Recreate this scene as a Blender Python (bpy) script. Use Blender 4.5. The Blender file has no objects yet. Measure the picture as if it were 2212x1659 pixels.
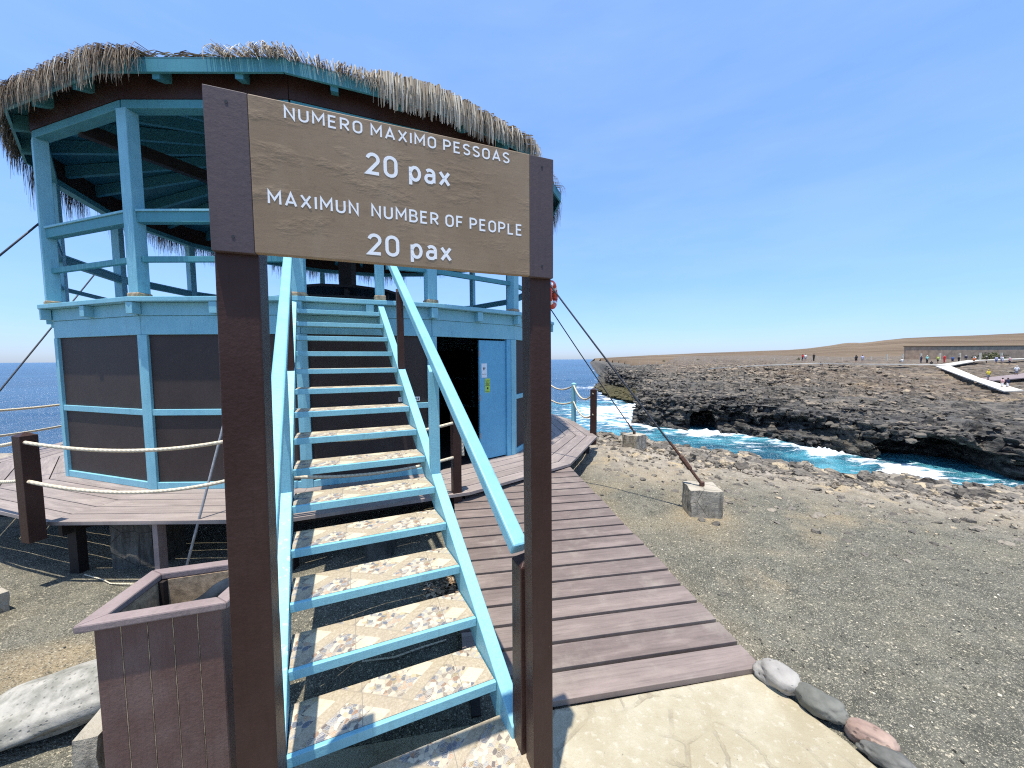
import bpy, math, random
import numpy as np
from mathutils import Vector, Matrix, noise as mn
C = bpy.context.scene
COL = C.collection
rnd = random.Random(7)
PI = math.pi
def R_(d): return math.radians(d)

# ------------------------------------------------------------------ camera, sky, sun, exposure
PITCH, ROLL = R_(3.76), R_(0.34)
fw = Vector((0, math.cos(PITCH), -math.sin(PITCH))); r0 = Vector((1, 0, 0)); u0 = r0.cross(fw)
rx = r0*math.cos(ROLL) - u0*math.sin(ROLL); ry = r0*math.sin(ROLL) + u0*math.cos(ROLL)
cd = bpy.data.cameras.new('camera'); cam = bpy.data.objects.new('camera', cd); COL.objects.link(cam)
cd.sensor_width = 36; cd.lens = 36*799/2212; cd.clip_start = 0.05; cd.clip_end = 60000
M = Matrix.Identity(4)
for i in range(3):
    M[i][0] = rx[i]; M[i][1] = ry[i]; M[i][2] = -fw[i]
cam.matrix_world = M
C.camera = cam
SUN_EL, SUN_AZ = 80.5, -22.0          # elevation; azimuth from -Y (towards the viewer) turning to +X
sdir = Vector((math.sin(R_(SUN_AZ))*math.cos(R_(SUN_EL)), -math.cos(R_(SUN_AZ))*math.cos(R_(SUN_EL)), math.sin(R_(SUN_EL))))
w = bpy.data.worlds.new('World'); C.world = w; w.use_nodes = True
nt = w.node_tree; nt.nodes.clear()
sky = nt.nodes.new('ShaderNodeTexSky'); sky.sky_type = 'NISHITA'; sky.sun_disc = False
sky.sun_elevation = R_(SUN_EL); sky.sun_rotation = math.atan2(sdir.x, sdir.y)
sky.altitude = 0; sky.air_density = 1.0; sky.dust_density = 0.35; sky.ozone_density = 5.0
bg = nt.nodes.new('ShaderNodeBackground'); bg.inputs['Strength'].default_value = 0.15
wo = nt.nodes.new('ShaderNodeOutputWorld')
tcw = nt.nodes.new('ShaderNodeTexCoord'); sxw = nt.nodes.new('ShaderNodeSeparateXYZ'); nt.links.new(tcw.outputs['Generated'], sxw.inputs[0])
rw = nt.nodes.new('ShaderNodeValToRGB'); ew = rw.color_ramp.elements        # marine air: bluer, less white towards the horizon
ew[0].position = 0.0; ew[0].color = (.55, .65, .97, 1); ew[1].position = .62; ew[1].color = (1.32, 1.42, 1.48, 1)
for p_, c_ in ((.10, (.70, .80, 1.06, 1)), (.28, (.96, 1.08, 1.24, 1))):
    e_ = ew.new(p_); e_.color = c_
nt.links.new(sxw.outputs[2], rw.inputs[0])
mw = nt.nodes.new('ShaderNodeMix'); mw.data_type = 'RGBA'; mw.blend_type = 'MULTIPLY'; mw.inputs[0].default_value = 1
nt.links.new(sky.outputs[0], mw.inputs[6]); nt.links.new(rw.outputs[0], mw.inputs[7])
mpw = nt.nodes.new('ShaderNodeMapping'); mpw.inputs['Scale'].default_value = (1.6, 1.6, 7); nt.links.new(tcw.outputs['Generated'], mpw.inputs[0])
nw = nt.nodes.new('ShaderNodeTexNoise'); nw.inputs['Scale'].default_value = 2.2; nw.inputs['Detail'].default_value = 6; nw.inputs['Roughness'].default_value = .55; nt.links.new(mpw.outputs[0], nw.inputs['Vector'])
rn = nt.nodes.new('ShaderNodeMapRange'); rn.inputs[1].default_value = .35; rn.inputs[2].default_value = .75; rn.inputs[3].default_value = 0; rn.inputs[4].default_value = .10; nt.links.new(nw.outputs[0], rn.inputs[0])
mh = nt.nodes.new('ShaderNodeMix'); mh.data_type = 'RGBA'; mh.inputs[7].default_value = (4.6, 5.2, 6.4, 1); nt.links.new(rn.outputs[0], mh.inputs[0]); nt.links.new(mw.outputs[2], mh.inputs[6]); nt.links.new(mh.outputs[2], bg.inputs[0]); nt.links.new(bg.outputs[0], wo.inputs[0])
sd = bpy.data.lights.new('sun', 'SUN'); sd.energy = 4.8; sd.angle = R_(0.53); sd.color = (1, 0.95, 0.865)
so = bpy.data.objects.new('sun', sd); COL.objects.link(so)
so.rotation_euler = sdir.to_track_quat('Z', 'Y').to_euler()
C.view_settings.view_transform = 'Standard'; C.view_settings.look = 'None'
C.view_settings.exposure = 0.45; C.view_settings.gamma = 1
C.cycles.use_denoising = False; C.cycles.filter_width = 1.15

# ------------------------------------------------------------------ materials
class NT:
    def __init__(s, name, rough=0.7, spec=0.35):
        s.m = bpy.data.materials.new(name); s.m.use_nodes = True; s.t = s.m.node_tree
        s.b = s.t.nodes['Principled BSDF']; s.b.inputs['Roughness'].default_value = rough
        s.b.inputs['Specular IOR Level'].default_value = spec
    def n(s, typ, **kw):
        nd = s.t.nodes.new(typ)
        for k, v in kw.items():
            if k.startswith('i_'): nd.inputs[k[2:].replace('_', ' ')].default_value = v
            else: setattr(nd, k, v)
        return nd
    def l(s, a, b): s.t.links.new(a, b)
    def coord(s, kind='Object', scale=(1, 1, 1), rot=(0, 0, 0)):
        tc = s.n('ShaderNodeTexCoord'); mp = s.n('ShaderNodeMapping')
        mp.inputs['Scale'].default_value = scale; mp.inputs['Rotation'].default_value = rot
        s.l(tc.outputs[kind], mp.inputs[0]); return mp.outputs[0]
    def noise(s, vec, scale, detail=6, rough=0.6):
        nd = s.n('ShaderNodeTexNoise'); nd.inputs['Scale'].default_value = scale
        nd.inputs['Detail'].default_value = detail; nd.inputs['Roughness'].default_value = rough
        if vec is not None: s.l(vec, nd.inputs['Vector'])
        return nd.outputs[0]
    def vor(s, vec, scale, feature='F1', out='Distance', rand=1.0):
        nd = s.n('ShaderNodeTexVoronoi'); nd.feature = feature; nd.inputs['Scale'].default_value = scale
        nd.inputs['Randomness'].default_value = rand
        s.l(vec, nd.inputs['Vector']); return nd.outputs[out]
    def ramp(s, val, stops, interp='LINEAR'):
        nd = s.n('ShaderNodeValToRGB'); cr = nd.color_ramp; cr.interpolation = interp
        while len(cr.elements) < len(stops): cr.elements.new(0.5)
        for e, (p, c) in zip(cr.elements, stops):
            e.position = p; e.color = (*c, 1) if len(c) == 3 else c
        s.l(val, nd.inputs[0]); return nd.outputs[0]
    def g(s, val, a, b):            # smooth 0..1 mask
        nd = s.n('ShaderNodeMapRange'); nd.interpolation_type = 'SMOOTHSTEP'
        nd.inputs[1].default_value = a; nd.inputs[2].default_value = b
        s.l(val, nd.inputs[0]); return nd.outputs[0]
    def mix(s, f, a, b, blend='MIX'):
        nd = s.n('ShaderNodeMix'); nd.data_type = 'RGBA'; nd.blend_type = blend
        for sock, v in ((nd.inputs[0], f), (nd.inputs[6], a), (nd.inputs[7], b)):
            if hasattr(v, 'links'): s.l(v, sock)
            elif isinstance(v, (int, float)): sock.default_value = v
            else: sock.default_value = (*v, 1)
        return nd.outputs[2]
    def math(s, op, a, b=0.0):
        nd = s.n('ShaderNodeMath'); nd.operation = op
        for i, v in enumerate((a, b)):
            if hasattr(v, 'links'): s.l(v, nd.inputs[i])
            else: nd.inputs[i].default_value = v
        return nd.outputs[0]
    def attr(s, name):
        nd = s.n('ShaderNodeAttribute'); nd.attribute_name = name; return nd
    def bump(s, h, strength=0.3, dist=0.01):
        nd = s.n('ShaderNodeBump'); nd.inputs['Strength'].default_value = strength; nd.inputs['Distance'].default_value = dist
        s.l(h, nd.inputs['Height']); s.l(nd.outputs[0], s.b.inputs['Normal'])
    def done(s, col=None, rough=None):
        if col is not None:
            if hasattr(col, 'links'): s.l(col, s.b.inputs['Base Color'])
            else: s.b.inputs['Base Color'].default_value = (*col, 1)
        if rough is not None: s.l(rough, s.b.inputs['Roughness'])
        return s.m

def painted(name, c, c2, rough=0.5, grain=0.25, chips=None, spec=0.4, chip_at=(0.66, 0.7), grime=0.35, under=(0.10, 0.075, 0.055)):
    t = NT(name, rough, spec); v = t.coord()
    n1 = t.noise(v, 3.5, 8, 0.65)
    col = t.mix(t.g(n1, 0.35, 0.68), c, c2)
    brush = t.noise(t.coord(scale=(1, 1, .10)), 75, 5, 0.65)                 # brush marks and runs, mostly upright
    col = t.mix(t.math('MULTIPLY', t.g(brush, 0.48, 0.72), 0.30), col, tuple(x*0.62 for x in c))
    gr = t.noise(t.coord(scale=(1, 1, .35)), 7, 8, 0.75)
    col = t.mix(t.math('MULTIPLY', t.g(gr, 0.53, 0.75), grime), col, tuple(x*0.38+.018 for x in c))
    col = t.mix(t.math('MULTIPLY', t.g(gr, 0.42, 0.24), grime*.5), col, tuple(min(1, x*1.25+.03) for x in c2))
    n2 = t.noise(v, 60, 3, 0.6)
    if chips:
        n3 = t.noise(v, 22, 6, 0.75)
        col = t.mix(t.g(n3, *chip_at), col, chips)
    sp = t.noise(t.coord(scale=(1, 1, .6)), 48, 4, 0.7)
    col = t.mix(t.g(sp, 0.715, 0.735), col, under)
    n4 = t.noise(v, 140, 4, 0.7)
    t.bump(t.math('ADD', t.math('ADD', t.math('MULTIPLY', n4, 0.35), n2), t.math('MULTIPLY', brush, 0.8)), grain, 0.004)
    return t.done(col, t.math('ADD', t.math('MULTIPLY', n1, 0.25), rough-0.12))
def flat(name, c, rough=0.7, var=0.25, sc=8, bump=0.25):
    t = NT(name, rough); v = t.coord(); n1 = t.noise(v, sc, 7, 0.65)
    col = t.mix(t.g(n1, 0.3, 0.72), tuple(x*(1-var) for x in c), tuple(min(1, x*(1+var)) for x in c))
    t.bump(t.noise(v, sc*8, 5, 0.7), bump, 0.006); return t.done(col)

MT = {}
MT['blue'] = painted('blue_paint', (0.195, 0.455, 0.535), (0.235, 0.51, 0.585), 0.48, 0.3, chips=(0.33, 0.56, 0.63), chip_at=(0.66, 0.76), grime=.42)
MT['blue_worn'] = painted('worn_blue_paint', (0.20, 0.47, 0.54), (0.30, 0.56, 0.625), 0.55, 0.4, chips=(0.42, 0.62, 0.70), chip_at=(0.54, 0.64))
MT['door_blue'] = painted('door_blue_paint', (0.12, 0.385, 0.56), (0.14, 0.42, 0.59), 0.5, 0.15)
MT['teal'] = painted('teal_paint', (0.065, 0.25, 0.295), (0.08, 0.29, 0.33), 0.55, 0.25)
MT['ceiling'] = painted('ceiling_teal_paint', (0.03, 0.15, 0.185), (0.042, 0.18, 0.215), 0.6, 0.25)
MT['brown'] = painted('brown_paint', (0.042, 0.020, 0.0155), (0.055, 0.029, 0.023), 0.42, 0.45, chips=(0.30, 0.24, 0.16), chip_at=(0.79, 0.81), spec=0.2)
MT['panel'] = painted('panel_brown', (0.036, 0.024, 0.020), (0.047, 0.033, 0.028), 0.62, 0.2, grime=.5, under=(.10, .085, .075))
MT['endpanel'] = painted('dull_brown_paint', (0.072, 0.052, 0.054), (0.085, 0.06, 0.06), 0.6, 0.2, chips=(0.2, 0.2, 0.2), chip_at=(0.8, 0.83))
MT['planter'] = painted('planter_brown', (0.135, 0.072, 0.058), (0.18, 0.112, 0.092), 0.5, 0.4, chips=(0.36, 0.3, 0.24), chip_at=(0.80, 0.83))
MT['rim'] = painted('faded_rim', (0.23, 0.172, 0.158), (0.30, 0.232, 0.212), 0.7, 0.4)
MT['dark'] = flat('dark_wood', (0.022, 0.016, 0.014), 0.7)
MT['cream'] = flat('weathered_wood', (0.40, 0.29, 0.18), 0.85, 0.4, 30)
MT['white'] = flat('white_vinyl', (0.86, 0.86, 0.84), 0.5, 0.02, 20, 0.05)
MT['paper'] = flat('paper', (0.75, 0.79, 0.80), 0.7, 0.03, 20, 0.05)
MT['ink'] = flat('ink', (0.03, 0.035, 0.04), 0.7, 0.05)
MT['lime'] = flat('lime_paper', (0.42, 0.62, 0.10), 0.7, 0.05, 20, 0.05)
MT['steel'] = flat('galvanised_wire', (0.28, 0.29, 0.30), 0.45, 0.2, 30, 0.1)
MT['wire'] = flat('dark_wire_cable', (0.035, 0.037, 0.042), 0.5, 0.3, 60, 0.2)
MT['rust'] = flat('rusted_steel', (0.09, 0.045, 0.03), 0.85, 0.5, 60)
MT['red'] = flat('orange_red_plastic', (0.62, 0.07, 0.025), 0.45, 0.12, 12, 0.05)
MT['black'] = flat('black_plastic', (0.018, 0.022, 0.025), 0.4, 0.4, 14, 0.3)
def m_rope():
    t = NT('cream_rope', 0.9, 0.1); v = t.coord()
    wv = t.attr('tw').outputs['Fac']; s_ = t.math('SINE', wv)
    col = t.mix(t.g(s_, -0.9, 0.4), (0.56, 0.48, 0.34), (0.68, 0.60, 0.45))
    col = t.mix(t.g(t.noise(v, 30, 4), 0.5, 0.8), col, (0.45, 0.36, 0.24))
    t.bump(s_, 0.35, 0.004); return t.done(col)
MT['rope'] = m_rope()
def m_deck(name, c, c2, wear=0.5):
    t = NT(name, 0.62, 0.3)
    at = t.attr('pl'); v = t.attr('pv').outputs['Vector']        # pl: plank id 0..1, pv: along/across coordinates
    mp = t.n('ShaderNodeMapping'); mp.inputs['Scale'].default_value = (1.2, 34, 1); t.l(v, mp.inputs[0])
    g1 = t.noise(mp.outputs[0], 2.0, 8, 0.7)
    mp2 = t.n('ShaderNodeMapping'); mp2.inputs['Scale'].default_value = (0.9, 5, 1); t.l(v, mp2.inputs[0])
    g2 = t.noise(mp2.outputs[0], 1.6, 6, 0.65)
    col = t.mix(at.outputs['Fac'], c, c2)
    col = t.mix(t.math('MULTIPLY', t.g(g1, 0.42, 0.7), 0.45), col, tuple(x*0.45 for x in c))
    col = t.mix(t.math('MULTIPLY', t.g(g2, 0.45, 0.7), 0.45), col, tuple(min(1, x*1.5) for x in c2))
    v2 = t.coord(); sp = t.noise(v2, 26, 5, 0.75)
    du = t.noise(v2, 2.6, 7, 0.7)
    col = t.mix(t.math('MULTIPLY', t.g(du, 0.48, 0.72), 0.38), col, (0.36, 0.31, 0.25))
    mp3 = t.n('ShaderNodeMapping'); mp3.inputs['Scale'].default_value = (7, 42, 1); t.l(v, mp3.inputs[0])
    ch = t.noise(mp3.outputs[0], 2.2, 4, 0.7)
    col = t.mix(t.g(ch, 0.70, 0.73), col, (0.50, 0.43, 0.36))
    col = t.mix(t.g(sp, 0.705, 0.74), col, (0.5, 0.42, 0.36))
    t.bump(t.math('ADD', g1, t.math('MULTIPLY', g2, 0.4)), 0.5, 0.006)
    return t.done(col)
MT['deck'] = m_deck('mauve_decking', (0.23, 0.188, 0.165), (0.315, 0.262, 0.232))
MT['deck2'] = m_deck('ramp_decking', (0.158, 0.120, 0.102), (0.24, 0.188, 0.160))
def m_tile():
    t = NT('patchwork_tile', 0.35, 0.4)
    v = t.attr('pv').outputs['Vector']                              # metres along / across the tread
    sx = t.n('ShaderNodeSeparateXYZ'); t.l(v, sx.inputs[0])
    x, y = sx.outputs[0], sx.outputs[1]
    p = t.math('MULTIPLY', t.math('ADD', t.math('MULTIPLY', x, 0.72), t.math('MULTIPLY', y, 1.0)), 3.05)
    q = t.math('MULTIPLY', t.math('SUBTRACT', t.math('MULTIPLY', x, 0.72), t.math('MULTIPLY', y, 1.0)), 3.05)
    def band(c, wd): return t.math('LESS_THAN', t.math('FRACT', t.math('ADD', c, 40.13)), wd)
    nv = t.noise(v, 55, 3); vv = t.n('ShaderNodeVectorMath'); vv.operation = 'MULTIPLY_ADD'
    t.l(nv, vv.inputs[0]); vv.inputs[1].default_value = (0.004, 0.004, 0); t.l(v, vv.inputs[2])
    vec = vv.outputs[0]
    cell = t.vor(vec, 46, 'F1', 'Color'); sc = t.n('ShaderNodeSeparateColor'); t.l(cell, sc.inputs[0])
    pal = t.ramp(sc.outputs[0], [(0, (0.66, 0.57, 0.41)), (0.20, (0.55, 0.47, 0.34)), (0.32, (0.42, 0.35, 0.26)), (0.5, (0.30, 0.31, 0.31)),
                 (0.64, (0.44, 0.26, 0.15)), (0.73, (0.17, 0.20, 0.25)), (0.83, (0.50, 0.39, 0.20)), (0.92, (0.20, 0.16, 0.14))], 'CONSTANT')
    wav = t.n('ShaderNodeTexWave'); wav.wave_type = 'RINGS'; wav.inputs['Scale'].default_value = 55; wav.inputs['Distortion'].default_value = 9
    wav.inputs['Detail'].default_value = 1; t.l(v, wav.inputs['Vector'])
    patt = t.math('MULTIPLY', t.math('GREATER_THAN', wav.outputs['Fac'], 0.55), t.math('GREATER_THAN', sc.outputs[0], 0.32))
    light = t.mix(t.math('GREATER_THAN', sc.outputs[1], 0.5), (0.56, 0.49, 0.37), (0.10, 0.095, 0.09))
    pal = t.mix(t.math('MULTIPLY', patt, 0.85), pal, light)
    ed = t.vor(vec, 46, 'DISTANCE_TO_EDGE', 'Distance')
    pal = t.mix(t.g(ed, 0.015, 0.05), (0.42, 0.37, 0.30), pal)
    grain = t.n('ShaderNodeMapping'); grain.inputs['Scale'].default_value = (1, 1, 1); t.l(v, grain.inputs[0])
    gn = t.noise(grain.outputs[0], 80, 5, 0.7)
    plank = t.mix(t.g(gn, 0.35, 0.7), (0.38, 0.31, 0.205), (0.53, 0.45, 0.325))
    cream = t.mix(t.g(gn, 0.4, 0.75), (0.66, 0.575, 0.41), (0.56, 0.475, 0.33))
    b1, b2 = band(p, 0.21), band(q, 0.21)
    c1 = t.math('GREATER_THAN', t.math('FRACT', t.math('ADD', p, 40.13)), 0.70)
    c2 = t.math('GREATER_THAN', t.math('FRACT', t.math('ADD', q, 40.13)), 0.70)
    col = t.mix(t.math('MULTIPLY', c1, c2), pal, cream)
    col = t.mix(t.math('MAXIMUM', b1, b2), col, plank); col = t.mix(.13, col, (0.12, 0.10, 0.08))
    def edge(c, wd): 
        f = t.math('FRACT', t.math('ADD', c, 40.13)); return t.math('LESS_THAN', t.math('ABSOLUTE', t.math('SUBTRACT', f, wd)), 0.014)
    col = t.mix(t.math('MULTIPLY', t.math('MAXIMUM', edge(p, 0.21), edge(q, 0.21)), 0.6), col, (0.30, 0.25, 0.18))
    jf = t.math('LESS_THAN', t.math('ABSOLUTE', t.math('SUBTRACT', t.math('FRACT', t.math('DIVIDE', t.math('ADD', x, 4.42-0.06), 0.442)), 0.5)), 0.004)
    col = t.mix(jf, col, (0.25, 0.22, 0.17))
    dirt = t.noise(t.coord(), 6, 7, 0.72); col = t.mix(t.math('MULTIPLY', t.g(dirt, 0.45, 0.72), 0.4), col, (0.27, 0.22, 0.15))
    t.bump(t.g(ed, 0.0, 0.06), 0.25, 0.002)
    return t.done(col, t.math('ADD', 0.35, t.math('MULTIPLY', dirt, 0.35)))
MT['tile'] = m_tile()
def m_board():
    t = NT('sign_board_paint', 0.62, 0.25); v = t.coord()
    n1 = t.noise(v, 3.2, 6, 0.6); col = t.mix(t.g(n1, 0.35, 0.65), (0.245, 0.171, 0.103), (0.285, 0.205, 0.128))
    n0 = t.noise(t.coord(scale=(5, 5, 1)), 1.2, 4, 0.6); col = t.mix(t.math('MULTIPLY', t.g(n0, 0.5, 0.8), 0.4), col, (0.205, 0.128, 0.085))
    fd = t.noise(t.coord(scale=(1, 1, .3)), 9, 8, 0.72); col = t.mix(t.math('MULTIPLY', t.g(fd, 0.5, 0.75), 0.35), col, (0.33, 0.26, 0.17))
    dk_ = t.noise(v, 38, 6, 0.75); col = t.mix(t.math('MULTIPLY', t.g(dk_, 0.55, 0.75), 0.4), col, (0.12, 0.085, 0.055))
    st = t.noise(t.coord(scale=(1, 1, 5)), 5, 6, 0.6)
    wr = t.noise(t.coord(scale=(1, 1, 2.2)), 6.5, 5, 0.55)
    wr = t.g(wr, 0.50, 0.85)
    fine = t.noise(v, 130, 4, 0.7)
    t.bump(t.math('ADD', t.math('ADD', t.math('MULTIPLY', wr, 0.35), t.math('MULTIPLY', st, 0.10)), t.math('MULTIPLY', fine, 0.035)), 0.5, 0.012)
    return t.done(col)
MT['board'] = m_board()
def m_thatch():
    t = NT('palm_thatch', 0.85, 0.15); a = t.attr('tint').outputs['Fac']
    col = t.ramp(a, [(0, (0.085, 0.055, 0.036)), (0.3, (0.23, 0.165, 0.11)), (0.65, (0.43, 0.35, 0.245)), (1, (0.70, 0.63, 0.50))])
    t.b.inputs['Subsurface Weight'].default_value = 0.0
    return t.done(col)
MT['thatch'] = m_thatch()
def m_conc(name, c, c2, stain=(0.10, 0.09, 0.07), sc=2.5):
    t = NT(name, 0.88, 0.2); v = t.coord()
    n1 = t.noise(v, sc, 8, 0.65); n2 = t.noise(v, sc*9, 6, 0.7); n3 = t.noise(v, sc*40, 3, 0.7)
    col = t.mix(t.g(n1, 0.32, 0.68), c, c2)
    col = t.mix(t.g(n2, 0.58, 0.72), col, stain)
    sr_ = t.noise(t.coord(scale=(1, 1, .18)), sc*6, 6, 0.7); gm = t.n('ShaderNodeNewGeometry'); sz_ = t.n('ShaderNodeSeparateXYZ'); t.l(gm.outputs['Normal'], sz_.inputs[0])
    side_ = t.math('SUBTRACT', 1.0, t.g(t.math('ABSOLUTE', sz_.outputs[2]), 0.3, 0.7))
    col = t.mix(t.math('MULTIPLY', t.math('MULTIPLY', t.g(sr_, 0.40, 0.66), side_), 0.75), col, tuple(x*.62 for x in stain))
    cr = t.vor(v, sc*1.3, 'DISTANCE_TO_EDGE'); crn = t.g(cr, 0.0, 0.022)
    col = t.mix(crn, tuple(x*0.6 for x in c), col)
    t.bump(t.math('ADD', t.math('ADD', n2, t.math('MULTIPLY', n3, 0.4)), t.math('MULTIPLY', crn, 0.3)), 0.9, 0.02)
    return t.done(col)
MT['concrete'] = m_conc('old_concrete', (0.36, 0.32, 0.245), (0.50, 0.44, 0.34), (0.20, 0.175, 0.135))
MT['pier'] = m_conc('shade_dark_concrete', (0.10, 0.095, 0.08), (0.16, 0.15, 0.125), (0.06, 0.055, 0.045))  # darker copy of the concrete: shade under the deck put into the pier colour
def m_slab():
    t = NT('cream_slab', 0.85, 0.2); v = t.coord()
    n1 = t.noise(v, 2.2, 8, 0.6); n2 = t.noise(v, 26, 6, 0.72); n3 = t.noise(v, 110, 3, 0.7)
    col = t.mix(t.g(n1, 0.35, 0.68), (0.345, 0.295, 0.192), (0.46, 0.41, 0.295))
    col = t.mix(t.math('MULTIPLY', t.g(n2, 0.52, 0.7), 0.65), col, (0.54, 0.49, 0.385))
    col = t.mix(t.math('MULTIPLY', t.g(n2, 0.38, 0.26), 0.7), col, (0.30, 0.25, 0.16))
    pt = t.noise(v, 48, 4, 0.7); col = t.mix(t.g(pt, 0.66, 0.71), col, (0.20, 0.17, 0.12))
    dt = t.noise(v, 0.9, 6, 0.7); col = t.mix(t.math('MULTIPLY', t.g(dt, 0.5, 0.72), 0.4), col, (0.27, 0.22, 0.14))
    # flagstones showing through where the screed has worn off, towards the right end
    wv = t.n('ShaderNodeVectorMath'); wv.operation = 'MULTIPLY_ADD'; t.l(n1, wv.inputs[0]); wv.inputs[1].default_value = (.25, .25, .25); t.l(v, wv.inputs[2])
    ed = t.vor(wv.outputs[0], 5.5, 'DISTANCE_TO_EDGE'); n4 = t.noise(v, 1.7, 4, 0.6)
    msk = t.g(n4, 0.44, 0.56)
    line = t.math('MULTIPLY', t.math('SUBTRACT', 1.0, t.g(ed, 0.02, 0.07)), msk)
    col = t.mix(t.math('MULTIPLY', t.math('MULTIPLY', line, t.g(n2, .35, .6)), 0.6), col, (0.22, 0.18, 0.12))
    t.bump(t.math('SUBTRACT', t.math('ADD', n2, t.math('MULTIPLY', n3, 0.5)), t.math('MULTIPLY', line, 0.8)), 0.6, 0.012)
    return t.done(col)
MT['slab'] = m_slab()
def m_ground():
    t = NT('volcanic_gravel', 0.95, 0.1); v = t.coord()
    rk = t.attr('rock').outputs['Fac']                 # 1 on the bare rocky shore
    n1 = t.noise(v, 0.55, 7, 0.62); n2 = t.noise(v, 6, 6, 0.7)
    n5 = t.noise(v, 1.9, 8, 0.7); n6 = t.noise(v, 19, 5, 0.7)
    col = t.mix(t.g(n2, 0.3, 0.7), (0.086, 0.083, 0.064), (0.160, 0.152, 0.118))
    sand = t.mix(t.g(n2, 0.35, 0.7), (0.40, 0.30, 0.17), (0.29, 0.225, 0.14))
    col = t.mix(t.math('MAXIMUM', t.math('MULTIPLY', t.g(t.math('ADD', n1, t.math('MULTIPLY', n2, 0.16)), 0.62, 0.74), 0.55), t.attr('sandy').outputs['Fac']), col, sand)
    col = t.mix(t.math('MULTIPLY', t.g(n5, 0.45, 0.7), 0.5), col, (0.245, 0.22, 0.155)); col = t.mix(t.math('MULTIPLY', t.g(n6, 0.52, 0.7), 0.55), col, (0.055, 0.054, 0.042))
    def specks(sc, thr, c, size):
        vc = t.n('ShaderNodeTexVoronoi'); vc.inputs['Scale'].default_value = sc; t.l(v, vc.inputs['Vector'])
        s2 = t.n('ShaderNodeSeparateColor'); t.l(vc.outputs['Color'], s2.inputs[0])
        return t.math('MULTIPLY', t.math('GREATER_THAN', s2.outputs[0], thr), t.math('LESS_THAN', t.math('ADD', vc.outputs['Distance'], t.math('MULTIPLY', s2.outputs[1], 0.12)), size)), c
    for sc, thr, c, size in ((40, 0.86, (0.55, 0.48, 0.34), 0.36), (95, 0.72, (0.50, 0.44, 0.32), 0.42), (180, 0.6, (0.44, 0.40, 0.29), 0.45), (70, 0.72, (0.05, 0.05, 0.04), 0.45)):
        mk, c = specks(sc, thr, c, size); col = t.mix(t.math('MULTIPLY', mk, 0.75), col, c)
    rc = t.mix(t.g(n2, 0.3, 0.7), (0.22, 0.19, 0.152), (0.42, 0.365, 0.285))
    rc = t.mix(t.g(t.noise(v, 1.3, 6, 0.65), 0.52, 0.66), rc, (0.46, 0.36, 0.22))
    mk, c = specks(22, 0.8, (0.6, 0.52, 0.4), 0.33); rc = t.mix(t.math('MULTIPLY', mk, 0.7), rc, c)
    wet = t.attr('wet').outputs['Fac']; rc = t.mix(wet, rc, (0.045, 0.042, 0.038))
    col = t.mix(rk, col, rc)
    b = t.math('ADD', t.noise(v, 45, 5, 0.75), t.math('MULTIPLY', t.vor(v, 60), 0.7))
    t.bump(b, 0.9, 0.015); return t.done(col)
MT['ground'] = m_ground()
def m_cliff():
    t = NT('basalt_rock', 0.9, 0.15); v = t.coord()
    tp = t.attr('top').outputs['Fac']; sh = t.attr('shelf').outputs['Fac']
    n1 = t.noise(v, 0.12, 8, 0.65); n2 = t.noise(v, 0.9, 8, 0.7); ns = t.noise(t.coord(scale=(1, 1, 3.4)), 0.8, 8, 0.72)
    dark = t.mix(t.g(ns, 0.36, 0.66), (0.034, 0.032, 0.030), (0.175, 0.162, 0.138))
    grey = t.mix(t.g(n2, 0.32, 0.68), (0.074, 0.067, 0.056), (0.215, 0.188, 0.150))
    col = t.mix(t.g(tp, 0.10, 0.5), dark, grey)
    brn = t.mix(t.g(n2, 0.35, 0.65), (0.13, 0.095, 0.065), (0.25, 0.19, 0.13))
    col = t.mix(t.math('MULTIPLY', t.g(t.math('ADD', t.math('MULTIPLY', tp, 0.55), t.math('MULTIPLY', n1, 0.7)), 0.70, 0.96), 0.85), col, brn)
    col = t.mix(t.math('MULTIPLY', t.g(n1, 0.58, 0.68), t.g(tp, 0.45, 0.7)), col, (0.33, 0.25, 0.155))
    vc = t.n('ShaderNodeTexVoronoi'); vc.inputs['Scale'].default_value = 1.1; t.l(t.coord(scale=(1, 1, 2)), vc.inputs['Vector'])
    s2 = t.n('ShaderNodeSeparateColor'); t.l(vc.outputs['Color'], s2.inputs[0])
    col = t.mix(t.math('MULTIPLY', t.g(s2.outputs[0], 0.6, 1.0), 0.4), col, (0.30, 0.26, 0.21))
    col = t.mix(t.math('MULTIPLY', t.g(s2.outputs[1], 0.7, 1.0), 0.55), col, (0.03, 0.03, 0.03))
    col = t.mix(sh, col, t.mix(t.g(n2, 0.35, 0.65), (0.065, 0.056, 0.028), (0.125, 0.108, 0.05)))
    t.bump(t.math('ADD', t.math('ADD', ns, t.math('MULTIPLY', t.vor(t.coord(scale=(1, 1, 2)), 1.6), 0.9)), t.math('MULTIPLY', t.noise(v, 6, 5, 0.7), 0.3)), 1.0, 0.5)
    return t.done(col)
MT['cliff'] = m_cliff()
def m_hills():
    t = NT('dry_hills', 0.95, 0.05); v = t.coord()
    n1 = t.noise(t.coord(scale=(1, 0.35, 1)), 0.006, 8, 0.65); n2 = t.noise(v, 0.06, 9, 0.75)
    col = t.mix(t.g(n1, 0.35, 0.65), (0.12, 0.085, 0.054), (0.20, 0.150, 0.098))
    col = t.mix(t.math('MULTIPLY', t.g(n2, 0.5, 0.7), 0.65), col, (0.075, 0.054, 0.038)); return t.done(col)
MT['hills'] = m_hills()
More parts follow.
